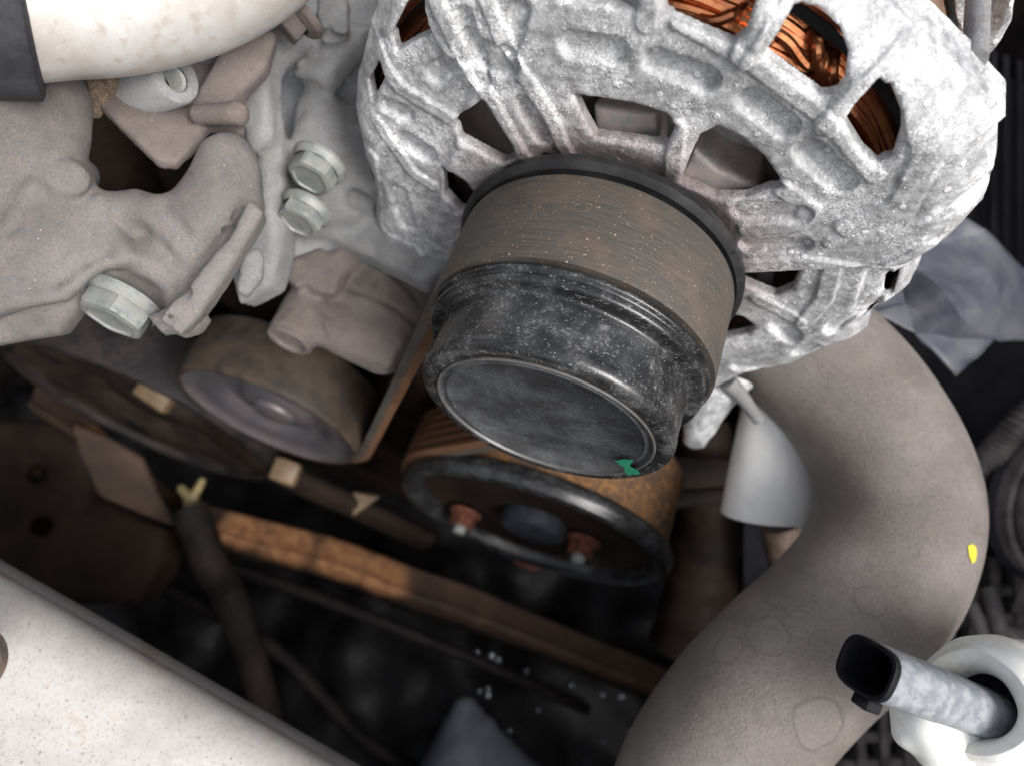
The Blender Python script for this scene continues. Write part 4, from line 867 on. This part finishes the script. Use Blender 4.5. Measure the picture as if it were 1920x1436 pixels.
def mat_beam(spots):
    m = M('subframe_paint_lit_patches', .7, 0, .2); n1 = m.noise(.05, 4); n2 = m.noise(.2, 4); nz = m.n('ShaderNodeTexNoise'); nz.inputs['Scale'].default_value = .05; m.l(m.co, nz.inputs['Vector'])
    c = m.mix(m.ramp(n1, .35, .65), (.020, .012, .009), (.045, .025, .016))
    for (cx, cy, cz), r in spots:                              # lit stretches painted in brighter; the near-black base carries the shade
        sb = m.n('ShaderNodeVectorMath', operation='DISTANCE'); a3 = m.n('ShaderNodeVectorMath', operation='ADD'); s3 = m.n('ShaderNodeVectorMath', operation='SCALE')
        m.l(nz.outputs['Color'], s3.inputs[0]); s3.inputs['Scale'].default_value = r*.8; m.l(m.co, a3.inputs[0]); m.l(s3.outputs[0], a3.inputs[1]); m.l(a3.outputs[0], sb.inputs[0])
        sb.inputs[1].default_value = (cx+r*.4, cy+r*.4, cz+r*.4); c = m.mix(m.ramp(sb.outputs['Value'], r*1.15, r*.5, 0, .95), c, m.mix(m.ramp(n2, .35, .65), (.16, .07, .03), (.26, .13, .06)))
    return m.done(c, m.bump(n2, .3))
TAN_LIT = mat_beam([(tuple((wd(P(x, y, z))[0]-OFF[sub.name])*1000), r) for x, y, z, r in ((455, 990, 372, 15), (540, 1020, 378, 16), (640, 1050, 382, 18), (720, 1080, 384, 17), (250, 890, 352, 13), (175, 830, 346, 10))])
bo = mesh('beam', V, F, TAN_LIT, sub, ang=80); md = bo.modifiers.new('thickness', 'SOLIDIFY'); md.thickness = .003
hs2 = thing('drain_hose', 'short dark rubber hose hanging from the yellow clip into the depth', 'hose', P(390, 1010, 330))
mesh('hose_wall', *tube(spline([P(355, 955, 328), P(372, 1000, 326), P(395, 1060, 328), P(425, 1110, 340), P(470, 1230, 360), P(520, 1400, 385)], 30), np.linspace(8.5, 7.5, 30), 28), DARK, hs2)
axl = thing('drive_shaft_boot', 'dark rubbed cylinder right of the pump pulley with a brown worn side', 'boot', P(1300, 1050, 300))
mesh('boot_wall', *tube(spline([P(1310, 800, 320), P(1325, 900, 315), P(1322, 1010, 312), P(1308, 1120, 312), P(1290, 1210, 315)], 50), np.linspace(13, 17, 50), 36, bump=lambda s, t: .05*math.sin(s*40)), DARK2, axl)
mesh('side_post', *tube([P(1462, 985, 275), P(1500, 1130, 278)], 8, 24), plain('brown_post', (.16, .11, .08), .6), axl)
rai = thing('guide_rail', 'dark brown rail under the small tan blocks between the crank and pump pulleys', 'rail', P(600, 900, 320))
mesh('rail_bar', *tube(spline([P(400, 800, 330), P(520, 880, 312), P(680, 955, 330), P(800, 1010, 345)], 30), 9.0, 20, flat=.6), DARKB, rai)
clm = thing('cross_bracket', 'dull brown bar behind the pump pulley right side, under the alternator foot', 'bracket', P(1330, 900, 290))
mesh('bar', *box(P(1340, 890, 292), CX-.05*CY, CY, CZ, 34, 7, 4, 1), DARK2, clm); mesh('bar_lip', *box(P(1330, 930, 288), CX+.1*CY, CY, CZ, 22, 3, 4, 1), DARK, clm)
for i, (x, y, r) in enumerate(((560, 1210, 9), (600, 1240, 7), (470, 1150, 8), (520, 1100, 7), (560, 1080, 6))):
    pass
hrn = thing('wiring_loom', 'grimy black wiring bundle in the dark depth above the painted panel', 'wiring', P(520, 1180, 370))
for k, (a, b, c) in enumerate((((430, 1060), (600, 1120), (900, 1240)), ((330, 1110), (520, 1220), (700, 1400)))):
    mesh('cable', *tube(spline([P(a[0]-120, a[1]-40, 395), P(*a, 380), P(*b, 374-k*4), P(*c, 384), P(c[0]+200, c[1]+90, 420)], 60), 3.4+.9*k, 14, bump=lambda s, t: .03*math.sin(s*70)), BLK, hrn)
pal = thing('reflection_hump', 'pale bluish hump standing in for a reflection on the wet tray at the bottom of the dark depth', 'reflection', P(880, 1390, 372))  # added hump, its pale colour paints a reflection in the wet tray
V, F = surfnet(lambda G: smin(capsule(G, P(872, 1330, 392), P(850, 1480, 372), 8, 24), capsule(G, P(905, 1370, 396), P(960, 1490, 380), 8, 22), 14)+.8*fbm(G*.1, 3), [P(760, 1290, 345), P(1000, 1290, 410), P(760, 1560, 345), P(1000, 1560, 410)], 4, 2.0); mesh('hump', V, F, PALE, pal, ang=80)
tray = thing('splash_tray', 'wet black plastic splash tray with humps at the bottom of the engine bay', 'splash tray', (20, -330, 40))
gx_ = np.arange(-420, 470, 7.); gy_ = np.arange(-200, 330, 7.); XX, YY = np.meshgrid(gx_, gy_, indexing='ij')
ZZ = -345+30*fbm(np.stack([XX*.011, YY*.011, XX*0], -1), 3)+14*np.abs(fbm(np.stack([XX*.03, YY*.03, XX*0+5], -1), 3))
V = np.stack([XX.ravel(), ZZ.ravel(), YY.ravel()], 1); a_, b_ = XX.shape; I = np.arange(a_*b_).reshape(a_, b_)
F = np.stack([I[:-1, :-1], I[:-1, 1:], I[1:, 1:], I[1:, :-1]], -1).reshape(-1, 4)
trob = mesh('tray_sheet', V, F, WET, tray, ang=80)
def tray_y(x, h):
    return float(ZZ[int(round((x+420)/7)), int(round((h+200)/7))])
DROP = M('water_bead', .03, 0, .5); DROP.b.inputs['IOR'].default_value = 1.33; DROP.b.inputs['Coat Weight'].default_value = 1.0; DROP = DROP.done((.85, .9, 1.), metal=None); DROP.node_tree.nodes['Principled BSDF'].inputs['Metallic'].default_value = .9
first = None
for i, (x, y, r) in enumerate(((922, 1228, 1.6), (935, 1236, 1.3), (899, 1295, 1.0), (915, 1290, 1.0), (916, 1302, 1.2), (874, 1318, 1.0), (905, 1332, .9), (988, 1257, 1.0), (1072, 1285, 1.1), (1130, 1302, 1.0), (1105, 1328, 1.2), (1165, 1305, 1.6), (925, 1350, 1.1), (956, 1370, .9), (895, 1222, .9), (1340, 1190, 3.5), (1010, 1330, .8), (1050, 1390, .9), (1130, 1390, 1.0), (960, 1405, .9), (1215, 1340, 1.1), (1180, 1370, .9))):
    r *= 1.5; c = P(x, y, 385); z = 300.
    while z < 460:
        c = P(x, y, z)
        if -415 < c[0] < 460 and -195 < c[2] < 320 and c[1] < tray_y(c[0], c[2])+1: break
        z += 1.
    o = mesh('water_bead', *lathe([(.01, r), (r*.5, r*.87), (r*.87, r*.5), (r, 0), (r*.87, -r*.5), (.01, -r)], c, (0, 1, 0), 12), DROP)
    o['label'] = ('large pale blob of water low on the hose side, right of the dark cavity' if i == 15 else 'brighter water bead of the pair highest on the black splash tray' if i == 0 else 'bluish water bead at the right of the highest pair on the black splash tray' if i == 1 else 'small water bead on the wet black splash tray'); o['category'] = 'water drop'; o['group'] = 'water beads on the splash tray'
gnd = mesh('ground', np.array([[-8, -8, 0], [8, -8, 0], [8, 8, 0], [-8, 8, 0.]]), [(0, 1, 2, 3)], STONE, kind='structure', world=False, smooth=False)
# side walls of the bay, added and raised to keep sky light out of the depth
bay = thing('engine_bay_wall', 'dark inner wall of the engine bay behind and below everything', 'bay wall', (0, -150, -260))
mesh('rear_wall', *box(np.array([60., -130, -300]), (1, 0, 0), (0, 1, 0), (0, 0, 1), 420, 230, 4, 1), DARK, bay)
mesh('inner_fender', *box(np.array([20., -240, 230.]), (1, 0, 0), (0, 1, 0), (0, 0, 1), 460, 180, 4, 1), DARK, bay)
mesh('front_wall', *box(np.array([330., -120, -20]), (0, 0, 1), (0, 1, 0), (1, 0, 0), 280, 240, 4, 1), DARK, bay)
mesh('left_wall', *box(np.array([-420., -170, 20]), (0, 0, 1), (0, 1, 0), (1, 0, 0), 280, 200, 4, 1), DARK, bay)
